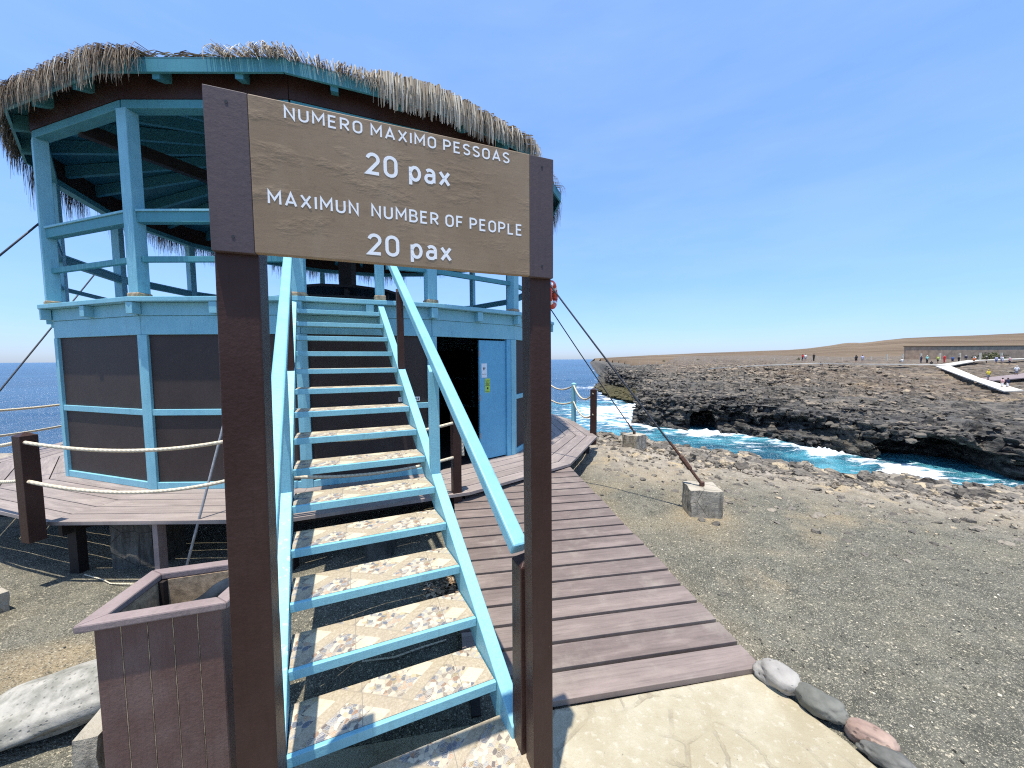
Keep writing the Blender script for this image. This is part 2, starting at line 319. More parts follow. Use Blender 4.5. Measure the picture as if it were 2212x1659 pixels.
def m_sea():
    t = NT('sea_water', 0.12, 0.5); v = t.coord()
    tq = t.attr('turq').outputs['Fac']; fm = t.attr('foam').outputs['Fac']
    n0 = t.noise(t.coord(scale=(0.5, 1, 1)), 0.03, 5, 0.6)
    col = t.mix(t.g(n0, 0.35, 0.65), (0.006, 0.046, 0.10), (0.011, 0.068, 0.14))
    nq = t.noise(t.coord(scale=(0.6, 1, 1)), 0.35, 7, 0.65)
    aq = t.mix(t.g(nq, 0.38, 0.66), (0.006, 0.075, 0.115), (0.07, 0.33, 0.39))
    col = t.mix(tq, col, aq)
    f1 = t.noise(t.coord(scale=(0.5, 1, 1)), 1.1, 10, 0.74)
    f2 = t.vor(t.coord(scale=(0.45, 1, 1)), 0.7, 'DISTANCE_TO_EDGE')
    lace = t.math('ADD', f1, t.math('MULTIPLY', t.math('SUBTRACT', 0.12, f2), 0.7))
    mk = t.g(t.math('ADD', t.math('MULTIPLY', lace, 1.5), t.math('MULTIPLY', fm, 0.70)), 0.98, 1.24)
    wc = t.noise(t.coord(scale=(0.16, 0.6, 1)), 0.25, 7, 0.75); mk = t.math('MAXIMUM', mk, t.g(wc, 0.735, 0.77))
    col = t.mix(mk, col, (0.82, 0.86, 0.87))
    wv = t.math('ADD', t.noise(t.coord(scale=(0.4, 1, 1)), 0.5, 8, 0.65), t.math('MULTIPLY', t.noise(t.coord(scale=(0.5, 1, 1)), 2.2, 5, 0.6), 0.3))
    t.bump(wv, 0.9, 1.2)
    return t.done(col, t.math('ADD', 0.24, t.math('MULTIPLY', mk, 0.6)))
MT['sea'] = m_sea()
def m_stone(name, c, c2, pit=0.6, sc=14):
    t = NT(name, 0.8, 0.25); v = t.coord(); n1 = t.noise(v, sc*0.4, 7, 0.65); n2 = t.noise(v, sc*3, 5, 0.7)
    pits = t.g(t.vor(v, sc*1.6), 0.10, 0.26)
    col = t.mix(t.g(n1, 0.33, 0.68), c, c2); col = t.mix(t.math('MULTIPLY', t.math('SUBTRACT', 1.0, pits), pit), col, tuple(x*0.35 for x in c))
    t.bump(t.math('ADD', t.math('MULTIPLY', pits, pit), t.math('MULTIPLY', n2, 0.4)), 0.6, 0.01); return t.done(col)

# ------------------------------------------------------------------ mesh helpers
class MB:
    def __init__(s): s.v = []; s.f = []; s.at = {}
    def quad(s, a, b, c, d): i = len(s.v); s.v += [a, b, c, d]; s.f.append((i, i+1, i+2, i+3))
    def box(s, o, a, b, c):      # corner o, edge vectors a,b,c
        o, a, b, c = map(Vector, (o, a, b, c)); i = len(s.v)
        if a.cross(b).dot(c) < 0: a, b = b, a
        s.v += [o, o+a, o+a+b, o+b, o+c, o+a+c, o+a+b+c, o+b+c]
        s.f += [(i+3, i+2, i+1, i), (i+4, i+5, i+6, i+7), (i, i+1, i+5, i+4), (i+1, i+2, i+6, i+5), (i+2, i+3, i+7, i+6), (i+3, i, i+4, i+7)]
        return i
    def beam(s, p, q, wd, ht, up=(0, 0, 1), centre=True):
        p, q, up = Vector(p), Vector(q), Vector(up); d = (q-p)
        sd = d.cross(up)
        if sd.length < 1e-6: sd = Vector((1, 0, 0))
        sd.normalize(); un = sd.cross(d).normalized()
        s.box(p - sd*wd/2 - (un*ht/2 if centre else un*0), sd*wd, un*ht, d)
    def prism(s, pts, z0, z1):   # vertical prism from plan polygon (x,y)
        n = len(pts); i = len(s.v)
        ar = sum(pts[k][0]*pts[(k+1) % n][1]-pts[(k+1) % n][0]*pts[k][1] for k in range(n))
        if ar < 0: pts = pts[::-1]
        s.v += [Vector((x, y, z0)) for x, y in pts] + [Vector((x, y, z1)) for x, y in pts]
        s.f.append(tuple(range(i+n-1, i-1, -1))); s.f.append(tuple(range(i+n, i+2*n)))
        for k in range(n): s.f.append((i+k, i+(k+1) % n, i+n+(k+1) % n, i+n+k))
    def prism3(s, pts, ext):     # any planar polygon extruded by ext
        n = len(pts); i = len(s.v); pts = [Vector(p) for p in pts]; e = Vector(ext)
        nn = (pts[1]-pts[0]).cross(pts[2]-pts[1])
        if nn.dot(e) < 0: pts = pts[::-1]
        s.v += pts + [p+e for p in pts]
        s.f.append(tuple(range(i+n-1, i-1, -1))); s.f.append(tuple(range(i+n, i+2*n)))
        for k in range(n): s.f.append((i+k, i+(k+1) % n, i+n+(k+1) % n, i+n+k))
    def tube(s, pts, r, seg=8, twist=None, cap=True):
        pts = [Vector(p) for p in pts]; i0 = len(s.v); L = 0; tw = s.at.setdefault('tw', []) if twist else None
        for k, p in enumerate(pts):
            d = (pts[min(k+1, len(pts)-1)]-pts[max(k-1, 0)]).normalized()
            up = Vector((0, 0, 1)) if abs(d.z) < 0.95 else Vector((1, 0, 0))
            a = d.cross(up).normalized(); b = a.cross(d)
            rr = r[k] if isinstance(r, (list, tuple)) else r
            if k: L += (p-pts[k-1]).length
            for j in range(seg):
                an = 2*PI*j/seg; s.v.append(p+a*math.cos(an)*rr+b*math.sin(an)*rr)
                if tw is not None: tw.append(L*twist+2*an)
        for k in range(len(pts)-1):
            for j in range(seg):
                s.f.append((i0+k*seg+j, i0+k*seg+(j+1) % seg, i0+(k+1)*seg+(j+1) % seg, i0+(k+1)*seg+j))
        if cap:
            s.f.append(tuple(i0+j for j in range(seg))[::-1]); e = i0+(len(pts)-1)*seg; s.f.append(tuple(e+j for j in range(seg)))
    def pyramid(s, base, apex):
        i = len(s.v); s.v += [Vector(p) for p in base]+[Vector(apex)]; n = len(base)
        for k in range(n): s.f.append((i+k, i+(k+1) % n, i+n))
        s.f.append(tuple(range(i+n-1, i-1, -1)))
    def build(s, name, mat, parent=None, bevel=0, smooth=False, origin=None, mats=None):
        me = bpy.data.meshes.new(name)
        o_ = Vector(origin) if origin is not None else Vector((0, 0, 0))
        me.from_pydata([tuple(Vector(p)-o_) for p in s.v], [], s.f); me.validate(); me.update()
        for k, a in s.at.items():
            if not a: continue
            if isinstance(a[0], (tuple, list)):
                at = me.attributes.new(k, 'FLOAT_VECTOR', 'POINT'); at.data.foreach_set('vector', np.array(a, np.float32).ravel())
            else:
                at = me.attributes.new(k, 'FLOAT', 'POINT'); at.data.foreach_set('value', np.array(a, np.float32))
        if smooth: me.polygons.foreach_set('use_smooth', [True]*len(me.polygons))
        ob = bpy.data.objects.new(name, me); COL.objects.link(ob)
        for m_ in (mats or [mat]): me.materials.append(m_)
        ob.location = o_
        if parent is not None:
            ob.parent = parent; ob.matrix_parent_inverse = Matrix.Identity(4)
            wl = Vector((0, 0, 0)); p_ = parent
            while p_: wl += Vector(p_.location); p_ = p_.parent
            ob.location = o_ - wl
        if bevel:
            b = ob.modifiers.new('bevel', 'BEVEL'); b.width = bevel; b.segments = 2; b.limit_method = 'ANGLE'; b.angle_limit = R_(50)
            b.harden_normals = False
        return ob
def tag(o, label=None, cat=None, group=None, kind=None):
    for k, v in (('label', label), ('category', cat), ('group', group), ('kind', kind)):
        if v: o[k] = v
    return o
def empty(name, loc, label, cat, group=None):
    o = bpy.data.objects.new(name, None); COL.objects.link(o); o.location = loc; o.empty_display_size = 0.1
    return tag(o, label, cat, group)
def mb1(fn, *a, **k):
    m = MB(); getattr(m, fn)(*a, **k); return m
def V2(a): return Vector((a[0], a[1], 0))

# ------------------------------------------------------------------ layout numbers (metres, camera height = 0)
Z_SLAB, Z_DECK, Z_FLOOR, Z_SEA = -1.85, -1.55, 0.75, -8.0
CX, CY = -3.72, 8.54
ledge = [(-6.16, 4.86), (-4.405, 4.29), (-2.474, 4.31), (-1.0, 4.925), (0.146, 5.90), (0.86, 7.55)]
ang5 = math.atan2(ledge[5][0]-CX, -(ledge[5][1]-CY)); angA = math.atan2(ledge[0][0]-CX, -(ledge[0][1]-CY)) + 2*PI
NSIDE = 16
for k in range(1, 11):
    a = ang5 + (angA-ang5)*k/11; ledge.append((CX+4.5*math.sin(a), CY-4.5*math.cos(a)))
def ring(scale): return [(CX+(x-CX)*scale, CY+(y-CY)*scale) for x, y in ledge]
WALL = ring(0.973); POST = ring(0.968); EAVE = ring(1.028); DECK = ring(1.188)

# ------------------------------------------------------------------ near ground
crest = [(-60, 6), (-30, 9), (-14, 10.5), (-9, 13), (-6, 15.2), (-1, 15.2), (1.2, 12.6), (1.9, 11.3), (3.9, 10.4), (5.1, 9.1), (6.1, 8.5), (7.15, 7.85), (8.3, 7.5), (9.4, 7.3), (14, 6.4), (30, 3), (60, -4)]
cr = np.array(crest, float)
def crest_sd(P):               # signed distance, >0 on the sea side
    d = np.full(len(P), 1e9); sgn = np.zeros(len(P))
    for a, b in zip(cr[:-1], cr[1:]):
        ab = b-a; t = np.clip(((P-a)@ab)/(ab@ab), 0, 1); q = a+t[:, None]*ab; dd = np.hypot(*(P-q).T)
        cs = ab[0]*(P[:, 1]-a[1])-ab[1]*(P[:, 0]-a[0]); m = dd < d
        sgn[m] = np.sign(cs[m]); d[m] = dd[m]
    return d*sgn
def sst(x, a, b):
    t = np.clip((x-a)/(b-a), 0, 1); return t*t*(3-2*t)
def base_ground(X, Y):
    z = -1.875 + 0*X
    z = z - 0.20*sst(-X, 1.0, 2.6)*sst(Y, 1.6, 3.0) - 0.10*sst(Y, 2.4, 4.0)*sst(0.9-X, -0.6, 0.6)
    z = z - 0.06*sst(Y, 3, 7) - 0.012*np.clip(X-2, 0, 40) - 0.055*np.clip(X-4.5, 0, 12)*sst(Y, 4, 7)
    z = z - 0.12*sst(-X, .95, 1.2)*(1-sst(Y, 2.0, 3.0))
    z = z - 0.35*sst(-X, 2, 8)*sst(Y, 3, 8)
    return z
def nz(x, y, s, z=0.0): return mn.noise(Vector((x*s, y*s, z)))
gx = np.concatenate([np.arange(-60, -7, 1.2), np.arange(-7, -1, .12), np.arange(-1, 12, .085), np.arange(12, 20, .4), np.arange(20, 61, 2.0)])
gy = np.concatenate([np.arange(-30, 0.8, 1.5), np.arange(0.8, 13.2, .085), np.arange(13.2, 22, .5)])
GX, GY = np.meshgrid(gx, gy); P = np.stack([GX.ravel(), GY.ravel()], 1)
sd_ = crest_sd(P); Zg = base_ground(P[:, 0], P[:, 1])
rockm = np.zeros(len(P)); wet = np.zeros(len(P))
for i, (x, y) in enumerate(P):
    s = sd_[i]
    n1 = nz(x, y, 0.35, 3.1); n2 = nz(x, y, 1.4, 7.7)
    if y > 0.8 and -8 < x < 14: Zg[i] += 0.012*n2 + 0.006*nz(x, y, 6, 1.3) + 0.02*n1
    w_ = 4.8 + 1.0*n1 + 0.035*max(0, x-2)**1.2
    r = min(1, max(0, (s+w_)/2.2)); rockm[i] = r
    if r > 0 and -9 < x < 16 and s < 3:
        d, pts = mn.voronoi(Vector((x*1.5, y*2.0, 0.3))); h = mn.cell(pts[0]*7.3+Vector((.5, .5, .5)))
        d2, pts2 = mn.voronoi(Vector((x*3.6, y*4.4, 2.3))); h2 = mn.cell(pts2[0]*9.1)
        k = min(1, max(0, (s+2.6)/1.6)); Zg[i] -= 0.42*min(1, max(0, (s+3.2)/2.6))
        Zg[i] += r*(0.05*(d2[1]-d2[0]) + 0.05*h2 + 0.05*n2) + k*(0.15*h*min(1, (d[1]-d[0])*3) + 0.09*min(1, (d2[1]-d2[0])*2) - 0.05)
    if s > 0:
        Zg[i] -= min(8.5, 0.35*s + 1.5*max(0, s-0.35))
        wet[i] = min(1, max(0, (s-1.2)/1.5))
nx, ny = len(gx), len(gy)
g = MB(); g.v = [(P[i, 0], P[i, 1], Zg[i]) for i in range(len(P))]
g.f = [(j*nx+i, j*nx+i+1, (j+1)*nx+i+1, (j+1)*nx+i) for j in range(ny-1) for i in range(nx-1)]
sandy = np.zeros(len(P))
for i, (x, y) in enumerate(P):
    if y < .8 or y > 13: continue
    n_ = nz(x, y, .9, 5)+.5*nz(x, y, 2.3, 6)
    a_ = max(0, 1-math.hypot((x-1.75)/1.1, (y-4.9)/1.6))*1.5 + max(0, 1-math.hypot((x+3.4)/1.5, (y-2.5)/.75))*1.4 + max(0, 1-abs(x-1.55+.17*(y-2))/.22)*.55*(y > 1.9) + max(0, 1-math.hypot((x-2.33)/.55, (y-4.4)/.5))*.9
    s_r = sd_[i]+3.4+.9*nz(x, y, .35, 3.1)
    a_ += max(0, 1-abs(s_r+.1)/1.1)*1.0
    sandy[i] = .8*min(1, max(0, a_*(.60+n_)))
g.at = {'rock': list(rockm), 'wet': list(wet), 'sandy': list(sandy)}
tag(g.build('ground', MT['ground'], smooth=True), kind='structure')
def ground_z(x, y):
    i = int(np.clip(np.searchsorted(gx, x)-1, 0, nx-2)); j = int(np.clip(np.searchsorted(gy, y)-1, 0, ny-2))
    return float(Zg[j*nx+i])

# concrete slab the visitor stands on
sl = MB(); sp = [(-1.1, -2), (-1.1, 1.0), (-1.0, 1.62), (0.12, 1.83), (1.44, 2.07), (1.50, 1.93), (1.58, 1.74), (1.66, 1.52), (1.72, 1.40), (1.95, 1.0), (2.4, 0.2), (2.6, -2)]
def dens(pts, step=.06):
    o = []
    for (a, b) in zip(pts, pts[1:]+pts[:1]):
        n = max(1, int(math.dist(a, b)/step))
        for k in range(n):
            t = k/n; x, y = a[0]+(b[0]-a[0])*t, a[1]+(b[1]-a[1])*t
            jt = 0.014 if a[0] > 1.3 and a[1] > 0 else 0.0
            o.append((x+nz(x, y, 9)*jt*2, y+nz(x, y, 9, 5)*jt))
    return o
sl.prism(dens(sp), -2.0, Z_SLAB)
tag(sl.build('pavement', MT['slab'], bevel=.012), kind='structure')

# ------------------------------------------------------------------ rocks scattered on the shore (uncountable) and gravel chips
def ico(sub=1):
    import bmesh
    bm = bmesh.new(); bmesh.ops.create_icosphere(bm, subdivisions=sub, radius=1)
    v = np.array([x.co[:] for x in bm.verts]); f = [tuple(l.index for l in p.verts) for p in bm.faces]; bm.free(); return v, f
I1, F1 = ico(1); I2, F2 = ico(2)
def rock_verts(base, size, seed, flat_=0.7, rough=0.35):
    rs = np.random.RandomState(seed); off = Vector(rs.rand(3)*50)
    out = []
    for p in base:
        n = mn.noise(Vector(p)*1.1+off)*rough*1.5 + mn.noise(Vector(p)*2.7+off)*rough*.6
        out.append(p*(1+n))
    out = np.array(out); 
    for k in range(5):          # chop facets
        d = rs.randn(3); d /= np.linalg.norm(d); c = 0.62+0.25*rs.rand(); h = out@d; m = h > c; out[m] -= np.outer(h[m]-c, d)
    out *= np.array([1, .6+.4*rs.rand(), flat_*(.7+.5*rs.rand())])*size
    a = rs.rand()*2*PI; R = np.array([[math.cos(a), -math.sin(a), 0], [math.sin(a), math.cos(a), 0], [0, 0, 1]])
    tl = (rs.rand()-.5)*.9; T = np.array([[1, 0, 0], [0, math.cos(tl), -math.sin(tl)], [0, math.sin(tl), math.cos(tl)]])
    return out@T.T@R.T
rng = np.random.RandomState(5)
protos = [rock_verts(I2, 1, s, .42+.3*(s%3==0), .55) for s in range(24)]
rb = MB(); tint = []
cnt = 0
while cnt < 15000:
    x = rng.uniform(-8, 13); y = rng.uniform(3.2, 13.5)
    s = crest_sd(np.array([[x, y]]))[0]
    if s < -6 or s > 1.0 or (x < 1.9 and x > -9 and (x-CX)**2+(y-CY)**2 < 5.75**2): continue
    if s < -2.4 and rng.rand() > 0.85*math.exp((s+2.4)*.75): continue
    size = (0.010+0.060*rng.rand()**3.4) if s < -2.2 else (0.035+0.155*rng.rand()**2.2)
    pv = protos[rng.randint(24)]*size; i0 = len(rb.v); z = ground_z(x, y)-size*.06
    rb.v += [(x+a, y+b, z+c) for a, b, c in pv]; rb.f += [tuple(i0+j for j in f) for f in F2]
    tint += [rng.rand()]*len(pv); cnt += 1
rb.at = {'tint': tint}
def m_rubble():
    t = NT('shore_rock', 0.92, 0.12); v = t.coord(); a = t.attr('tint').outputs['Fac']; n = t.noise(v, 9, 7, 0.7)
    col = t.ramp(a, [(0, (0.11, 0.098, 0.082)), (0.45, (0.21, 0.185, 0.15)), (0.85, (0.31, 0.27, 0.21)), (1, (0.50, 0.40, 0.26))])
    col = t.mix(t.math('MULTIPLY', t.g(n, 0.45, 0.7), 0.45), col, (0.11, 0.098, 0.084))
    t.bump(t.math('ADD', n, t.math('MULTIPLY', t.vor(v, 22), 0.8)), 0.9, 0.03); return t.done(col)
MT['rubble'] = m_rubble()
tag(rb.build('shore_rubble', MT['rubble']), 'grey brown lava rubble strewn along the edge of the cove', 'rubble', kind='stuff')
gb = MB(); tint = []
cnt = 0
while cnt < 5200:
    x = rng.uniform(-3.4, 6.5); y = 1.25+rng.rand()**1.5*6
    if crest_sd(np.array([[x, y]]))[0] > -2.0: continue
    if -1.2 < x < 1.45 and y < 2.05: continue
    if x < 1.5-.12*(y-2) and x > -1.1 and y > 1.9 and y < 6: 
        if rng.rand() > .25: continue
    size = 0.003+0.009*rng.rand()**3
    pv = rock_verts(I1, size, rng.randint(400), 0.5) if cnt < 300 else gb_p[rng.randint(300)]*(size/0.01)
    if cnt == 0: gb_p = []
    if cnt < 300: gb_p.append(pv*(0.01/size))
    i0 = len(gb.v); z = ground_z(x, y)+size*.3
    gb.v += [(x+a, y+b, z+c) for a, b, c in pv]; gb.f += [tuple(i0+j for j in f) for f in F1]
    tint += [rng.rand()]*len(pv); cnt += 1
gb.at = {'tint': tint}
def m_chips():
    t = NT('gravel_chip', 0.9, 0.12); a = t.attr('tint').outputs['Fac']
    return t.done(t.ramp(a, [(0, (0.035, 0.034, 0.03)), (0.45, (0.13, 0.12, 0.095)), (0.6, (0.42, 0.36, 0.25)), (1, (0.68, 0.61, 0.47))]))
MT['chips'] = m_chips()
tag(gb.build('gravel', MT['chips']), 'loose pale and dark gravel chips on the sandy ground', 'gravel', kind='stuff')

# ------------------------------------------------------------------ far shore: cliffs with caves, plateau, hills
K = [ # x, y, profile [(inland distance, height)...] 8 points, shelf strength
 (410, 1900, [(0, -8.6), (4, -7.5), (8, -7), (14, -4.5), (24, -3.5), (60, -2), (120, -1), (420, 3)], 0),
 (192, 924, [(0, -8.6), (4, -7.5), (8, -7), (14, -4.5), (24, -3.5), (60, -2), (120, -1), (420, 3)], 0),
 (81, 380, [(0, -8.6), (3, -7.3), (6, -6.5), (10, -4.0), (20, -3.0), (60, -2), (120, -1), (420, 3)], 0),
 (39, 170, [(0, -8.6), (2, -7.3), (4, -6.5), (6, -3.4), (14, -2.8), (50, -1.9), (120, -1), (420, 3)], 0),
 (26.4, 118, [(0, -8.6), (1.5, -7.6), (4, -7.0), (5.5, -3.4), (12, -2.8), (40, -1.9), (110, -1), (420, 3)], 0.2),
 (22.0, 102, [(0, -8.6), (1, -7.5), (4.5, -6.9), (6, -3.3), (12, -2.8), (40, -1.9), (110, -1), (420, 3)], 0.5),
 (20.2, 86, [(0, -8.6), (1, -7.4), (7, -6.8), (9, -4.2), (14, -3.0), (40, -1.9), (110, -1), (420, 3)], 1),
 (18.8, 71.5, [(0, -8.6), (1, -7.4), (8, -6.6), (10, -4.8), (18, -3.2), (40, -1.9), (110, -1), (420, 3)], 1),
 (21.7, 65.3, [(0, -8.6), (1, -7.3), (4, -6.5), (6, -5.0), (15, -3.3), (40, -1.9), (110, -1), (420, 3)], 1),
 (26.0, 63.0, [(0, -8.6), (1, -7.0), (2, -5.8), (4, -4.8), (12, -3.2), (32, -2.9), (110, -1), (420, 3)], 0.2),
 (22.0, 55.0, [(0, -8.6), (1, -7.2), (2, -6.0), (4, -4.9), (14, -3.3), (34, -2.9), (110, -1), (420, 3)], 0),
 (14.8, 45.8, [(0, -8.6), (1, -7.5), (3, -6.6), (6, -5.4), (14, -4.2), (36, -2.8), (110, -1), (420, 3)], 0),
 (16.6, 42.6, [(0, -8.6), (.8, -7.3), (1.8, -6.0), (4, -4.8), (12, -4.2), (36, -2.7), (100, -1), (420, 3)], 0),
 (19.7, 40.4, [(0, -8.6), (.6, -7.2), (1.2, -5.6), (2.2, -4.7), (12, -4.2), (36, -2.6), (100, -1), (420, 3)], 0),
 (22.1, 39.6, [(0, -8.6), (.6, -7.2), (1.2, -5.6), (2.2, -4.7), (12, -4.3), (38, -2.5), (100, -1), (420, 3)], 0),
 (25.6, 35.9, [(0, -8.6), (.6, -7.2), (1.2, -5.8), (2.2, -4.9), (14, -4.7), (42, -2.0), (100, -1), (420, 3)], 0),
 (27.0, 32.6, [(0, -8.6), (.8, -7.2), (1.6, -6.1), (2.6, -5.2), (18, -5.0), (46, -2.1), (100, -1), (420, 3)], 0),
 (27.6, 29.2, [(0, -8.6), (.8, -7.4), (1.8, -6.4), (3.0, -5.4), (22, -5.2), (50, -2.1), (100, -1), (420, 3)], 0.2),
 (28.6, 25.2, [(0, -8.6), (.6, -7.2), (1.2, -6.0), (2.0, -5.1), (26, -5.2), (54, -2.1), (100, -1), (420, 3)], 0),
 (31.4, 22.6, [(0, -8.6), (.6, -7.2), (1.2, -6.0), (2.0, -5.0), (26, -5.1), (54, -2.1), (100, -1), (420, 3)], 0),
 (37, 19, [(0, -8.6), (.6, -7.2), (1.2, -6.0), (2.0, -5.0), (42, -5.3), (68, -2.3), (100, -1.2), (420, 3)], 0),
 (50, 13, [(0, -8.6), (.6, -7.2), (1.2, -6.0), (2.0, -5.0), (50, -5.4), (76, -2.4), (100, -1.2), (420, 3)], 0),
 (90, 0, [(0, -8.6), (.6, -7.2), (1.2, -6.0), (2.0, -5.0), (55, -5.4), (80, -2.4), (100, -1.2), (420, 3)], 0)]
steps = [60, 20, 6, 2.4, .7, .5, .45, .42, .4, .35, .3, .22, .15, .14, .14, .14, .14, .14, .15, .2, .4, 2]
cols = []
for (a, b), st in zip(zip(K[:-1], K[1:]), steps):
    n = max(2, int(math.dist(a[:2], b[:2])/st))
    for k in range(n):
        t = k/n; cols.append((a[0]+(b[0]-a[0])*t, a[1]+(b[1]-a[1])*t, [(p[0]*(1-t)+q[0]*t, p[1]*(1-t)+q[1]*t) for p, q in zip(a[2], b[2])], a[3]*(1-t)+b[3]*t))
cols.append((*K[-1][:2], K[-1][2], 0))
bp = np.array([(c[0], c[1]) for c in cols])
def smooth(arr, dist, it):
    out = arr.copy()
    for _ in range(it):
        out[1:-1] = (out[:-2]+2*out[1:-1]+out[2:])/4
    return out
def inland(x, y):
    if y > 75: d = Vector((1, .35))
    elif y > 60: d = Vector((.8, .6))
    else: d = Vector((.42, .9))
    return d
nd_ = np.array([inland(*p)[:] for p in bp]); nd_ = smooth(nd_, None, 260); nd_ /= np.linalg.norm(nd_, axis=1)[:, None]
bpn = bp.copy()
for i, (x, y) in enumerate(bp):
    j = 0.55*nz(x, y, .5, 2)+.35*nz(x, y, 1.6, 9); 
    if y < 130: bpn[i] += nd_[i]*j
rows = []    # (segment 0..6, fraction)
for seg, n in enumerate((14, 16, 18, 56, 46, 26, 14)):
    for k in range(n): rows.append((seg, (k/n)**(1.35 if seg == 3 else 1)))
rows.append((6, 1.0))
caves = [((20.9, 40.1), 1.5, -9, 4.0, -5.45), ((26.6, 34.0), 2.6, -6.9, 1.6, -5.35), ((29.6, 24.2), 3.0, -9, 5.0, -5.45), ((27.4, 30.6), 0.9, -6.7, 1.0, -5.6), ((24.0, 37.9), 1.2, -6.9, 0.8, -5.3)]   # centre, half width, floor z, depth, roof z
cl = MB(); top = []; shelf = []
nr = len(rows)
for ci, (x0, y0, prof, sh_) in enumerate(cols):
    bx, by = bpn[ci]; nxx, nyy = nd_[ci]; far = max(1.0, math.hypot(x0, y0)/60)
    for (seg, fr) in rows:
        a, b = prof[seg], prof[seg+1]; t = a[0]+(b[0]-a[0])*fr; z = a[1]+(b[1]-a[1])*fr
        x, y = bx+nxx*t, by+nyy*t
        if y0 < 200:
            face = 1.0 if seg <= 2 else max(0, 1-(t-prof[3][0])/5)
            p = Vector((x*.55, y*.55, z*1.25)); d, pts = mn.voronoi(p); h = mn.cell(pts[0]*11.3)
            p2 = Vector((x*1.5, y*1.5, z*3.2)); d2, pts2 = mn.voronoi(p2); h2 = mn.cell(pts2[0]*13.7)
            st = mn.noise(Vector((x*.10, y*.10, z*2.6+4)))
            damp = min(1, max(0.12, 70/max(30, t+40)))
            push = face*(0.75*h+0.38*h2+0.75*st) - 0.5*face
            dz = (1-face)*damp*(0.45*h*min(1, 3*(d[1]-d[0])) + 0.26*h2*min(1, 3*(d2[1]-d2[0])) + 0.30*nz(x, y, .3, 1)) + (0.10*h2+.06*h if face > 0 else 0)
            if seg >= 4: dz += 0.28*nz(x, y, .12, 5)*min(1, (t-prof[4][0])/10) + 0.10*nz(x, y, 1.1, 5)*damp
            zt_ = (z+dz)/.75 + .8*nz(x, y, .09, 3); fl_ = math.floor(zt_); fq = zt_-fl_; q_ = min(1, max(0, (fq-.62)/.3))
            if seg >= 2: dz += .75*(q_-fq)*(.75+.5*nz(x, y, .2, 6))*min(1, max(.25, 1.2-t/90))
            zt2 = (z+dz)/.34 + 1.3*nz(x, y, .33, 7); f2_ = zt2-math.floor(zt2); g2_ = min(1, max(0, (f2_-.6)/.25))
            if seg >= 2 and t < 75: dz += .34*(g2_-f2_)*(.9+.6*nz(x, y, .5, 2))
            cv = 0
            for (cc, hw, zf, dp, zr) in caves:
                if abs(bx-cc[0])+abs(by-cc[1]) > 12 or seg > 3: continue
                al = (bx-cc[0])*nyy-(by-cc[1])*nxx + .3*nz(x, z, 1.3, 4); u = abs(al)/hw
                if u < 1:
                    roof = zf + (zr-zf)*math.sqrt(max(0, 1-u**2.6)) + 0.15*nz(x, y, 1.2, 8)
                    if zf-.3 < z < roof: cv = max(cv, dp*min(1, (roof-z)/0.22)*min(1, (1-u)/.15)*min(1, (z-zf+.3)/.25))
            x += nxx*(-push+cv); y += nyy*(-push+cv); z += dz
        elif seg >= 1: z += 0.8*nz(x, y, .04, 1)
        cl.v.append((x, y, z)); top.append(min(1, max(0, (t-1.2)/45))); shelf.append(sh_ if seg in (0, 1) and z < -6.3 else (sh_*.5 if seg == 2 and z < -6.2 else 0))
for ci in range(len(cols)-1):
    for r in range(nr-1):
        i = ci*nr+r; cl.f.append((i, i+nr, i+nr+1, i+1))
cl.at = {'top': top, 'shelf': shelf}
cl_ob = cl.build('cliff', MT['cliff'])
tag(cl_ob, kind='structure')
far_v = np.array(cl.v); far_az = np.arctan2(far_v[:, 0], far_v[:, 1])
def far_z(x, y):
    d = (far_v[:, 0]-x)**2+(far_v[:, 1]-y)**2; return float(far_v[np.argpartition(d, 4)[:4], 2].mean())
fr = MB(); tint = []; rg2 = np.random.RandomState(11); pro1 = [rock_verts(I1, 1, 500+k, .5, .3) for k in range(30)]
ncol = len(cols); kr = np.array([i for i in range(ncol) if cols[i][1] < 130 and cols[i][1] > 2])
wts = np.array([max(.15, .5 if cols[i][1] > 60 else 1.0) for i in kr]); wts /= wts.sum()
for q in range(22000):
    ci = int(rg2.choice(kr, p=wts)); r = rg2.randint(34, nr-30) if q % 4 else rg2.randint(34, 104)
    if mn.noise(Vector((cl.v[ci*nr+r][0]*.12, cl.v[ci*nr+r][1]*.12, 2))) < rg2.rand()*.9-.45: continue
    p = cl.v[ci*nr+r]; p2 = cl.v[ci*nr+r+1]; f_ = rg2.rand(); d_ = math.hypot(p[0], p[1])
    size = (.08+.55*rg2.rand()**2.8)*(.55+d_/130); pv = pro1[rg2.randint(30)]*size; i0 = len(fr.v)
    x, y, z = [p[k]*(1-f_)+p2[k]*f_ for k in range(3)]; x += rg2.randn()*.35; y += rg2.randn()*.35
    fr.v += [(x+a, y+b, z+c*.85+.02*size) for a, b, c in pv]; fr.f += [tuple(i0+j for j in f) for f in F1]
    tv = min(1, max(0, .48*rg2.rand()+.42*top[ci*nr+r]**.8+(.25 if rg2.rand() > .93 else 0))); tint += [tv]*len(pv)
fr.at = {'tint': tint}
def m_farrock():
    t = NT('far_rock', 0.92, 0.12); a = t.attr('tint').outputs['Fac']; n = t.noise(t.coord(), 3, 6, 0.7)
    col = t.ramp(a, [(0, (0.035, 0.034, 0.032)), (0.25, (0.10, 0.091, 0.077)), (0.55, (0.20, 0.170, 0.130)), (0.8, (0.30, 0.235, 0.163)), (1, (0.38, 0.30, 0.20))])
    col = t.mix(t.math('MULTIPLY', t.g(n, 0.45, 0.7), 0.5), col, (0.05, 0.046, 0.042)); t.bump(n, .8, .1); return t.done(col)
MT['farrock'] = m_farrock()
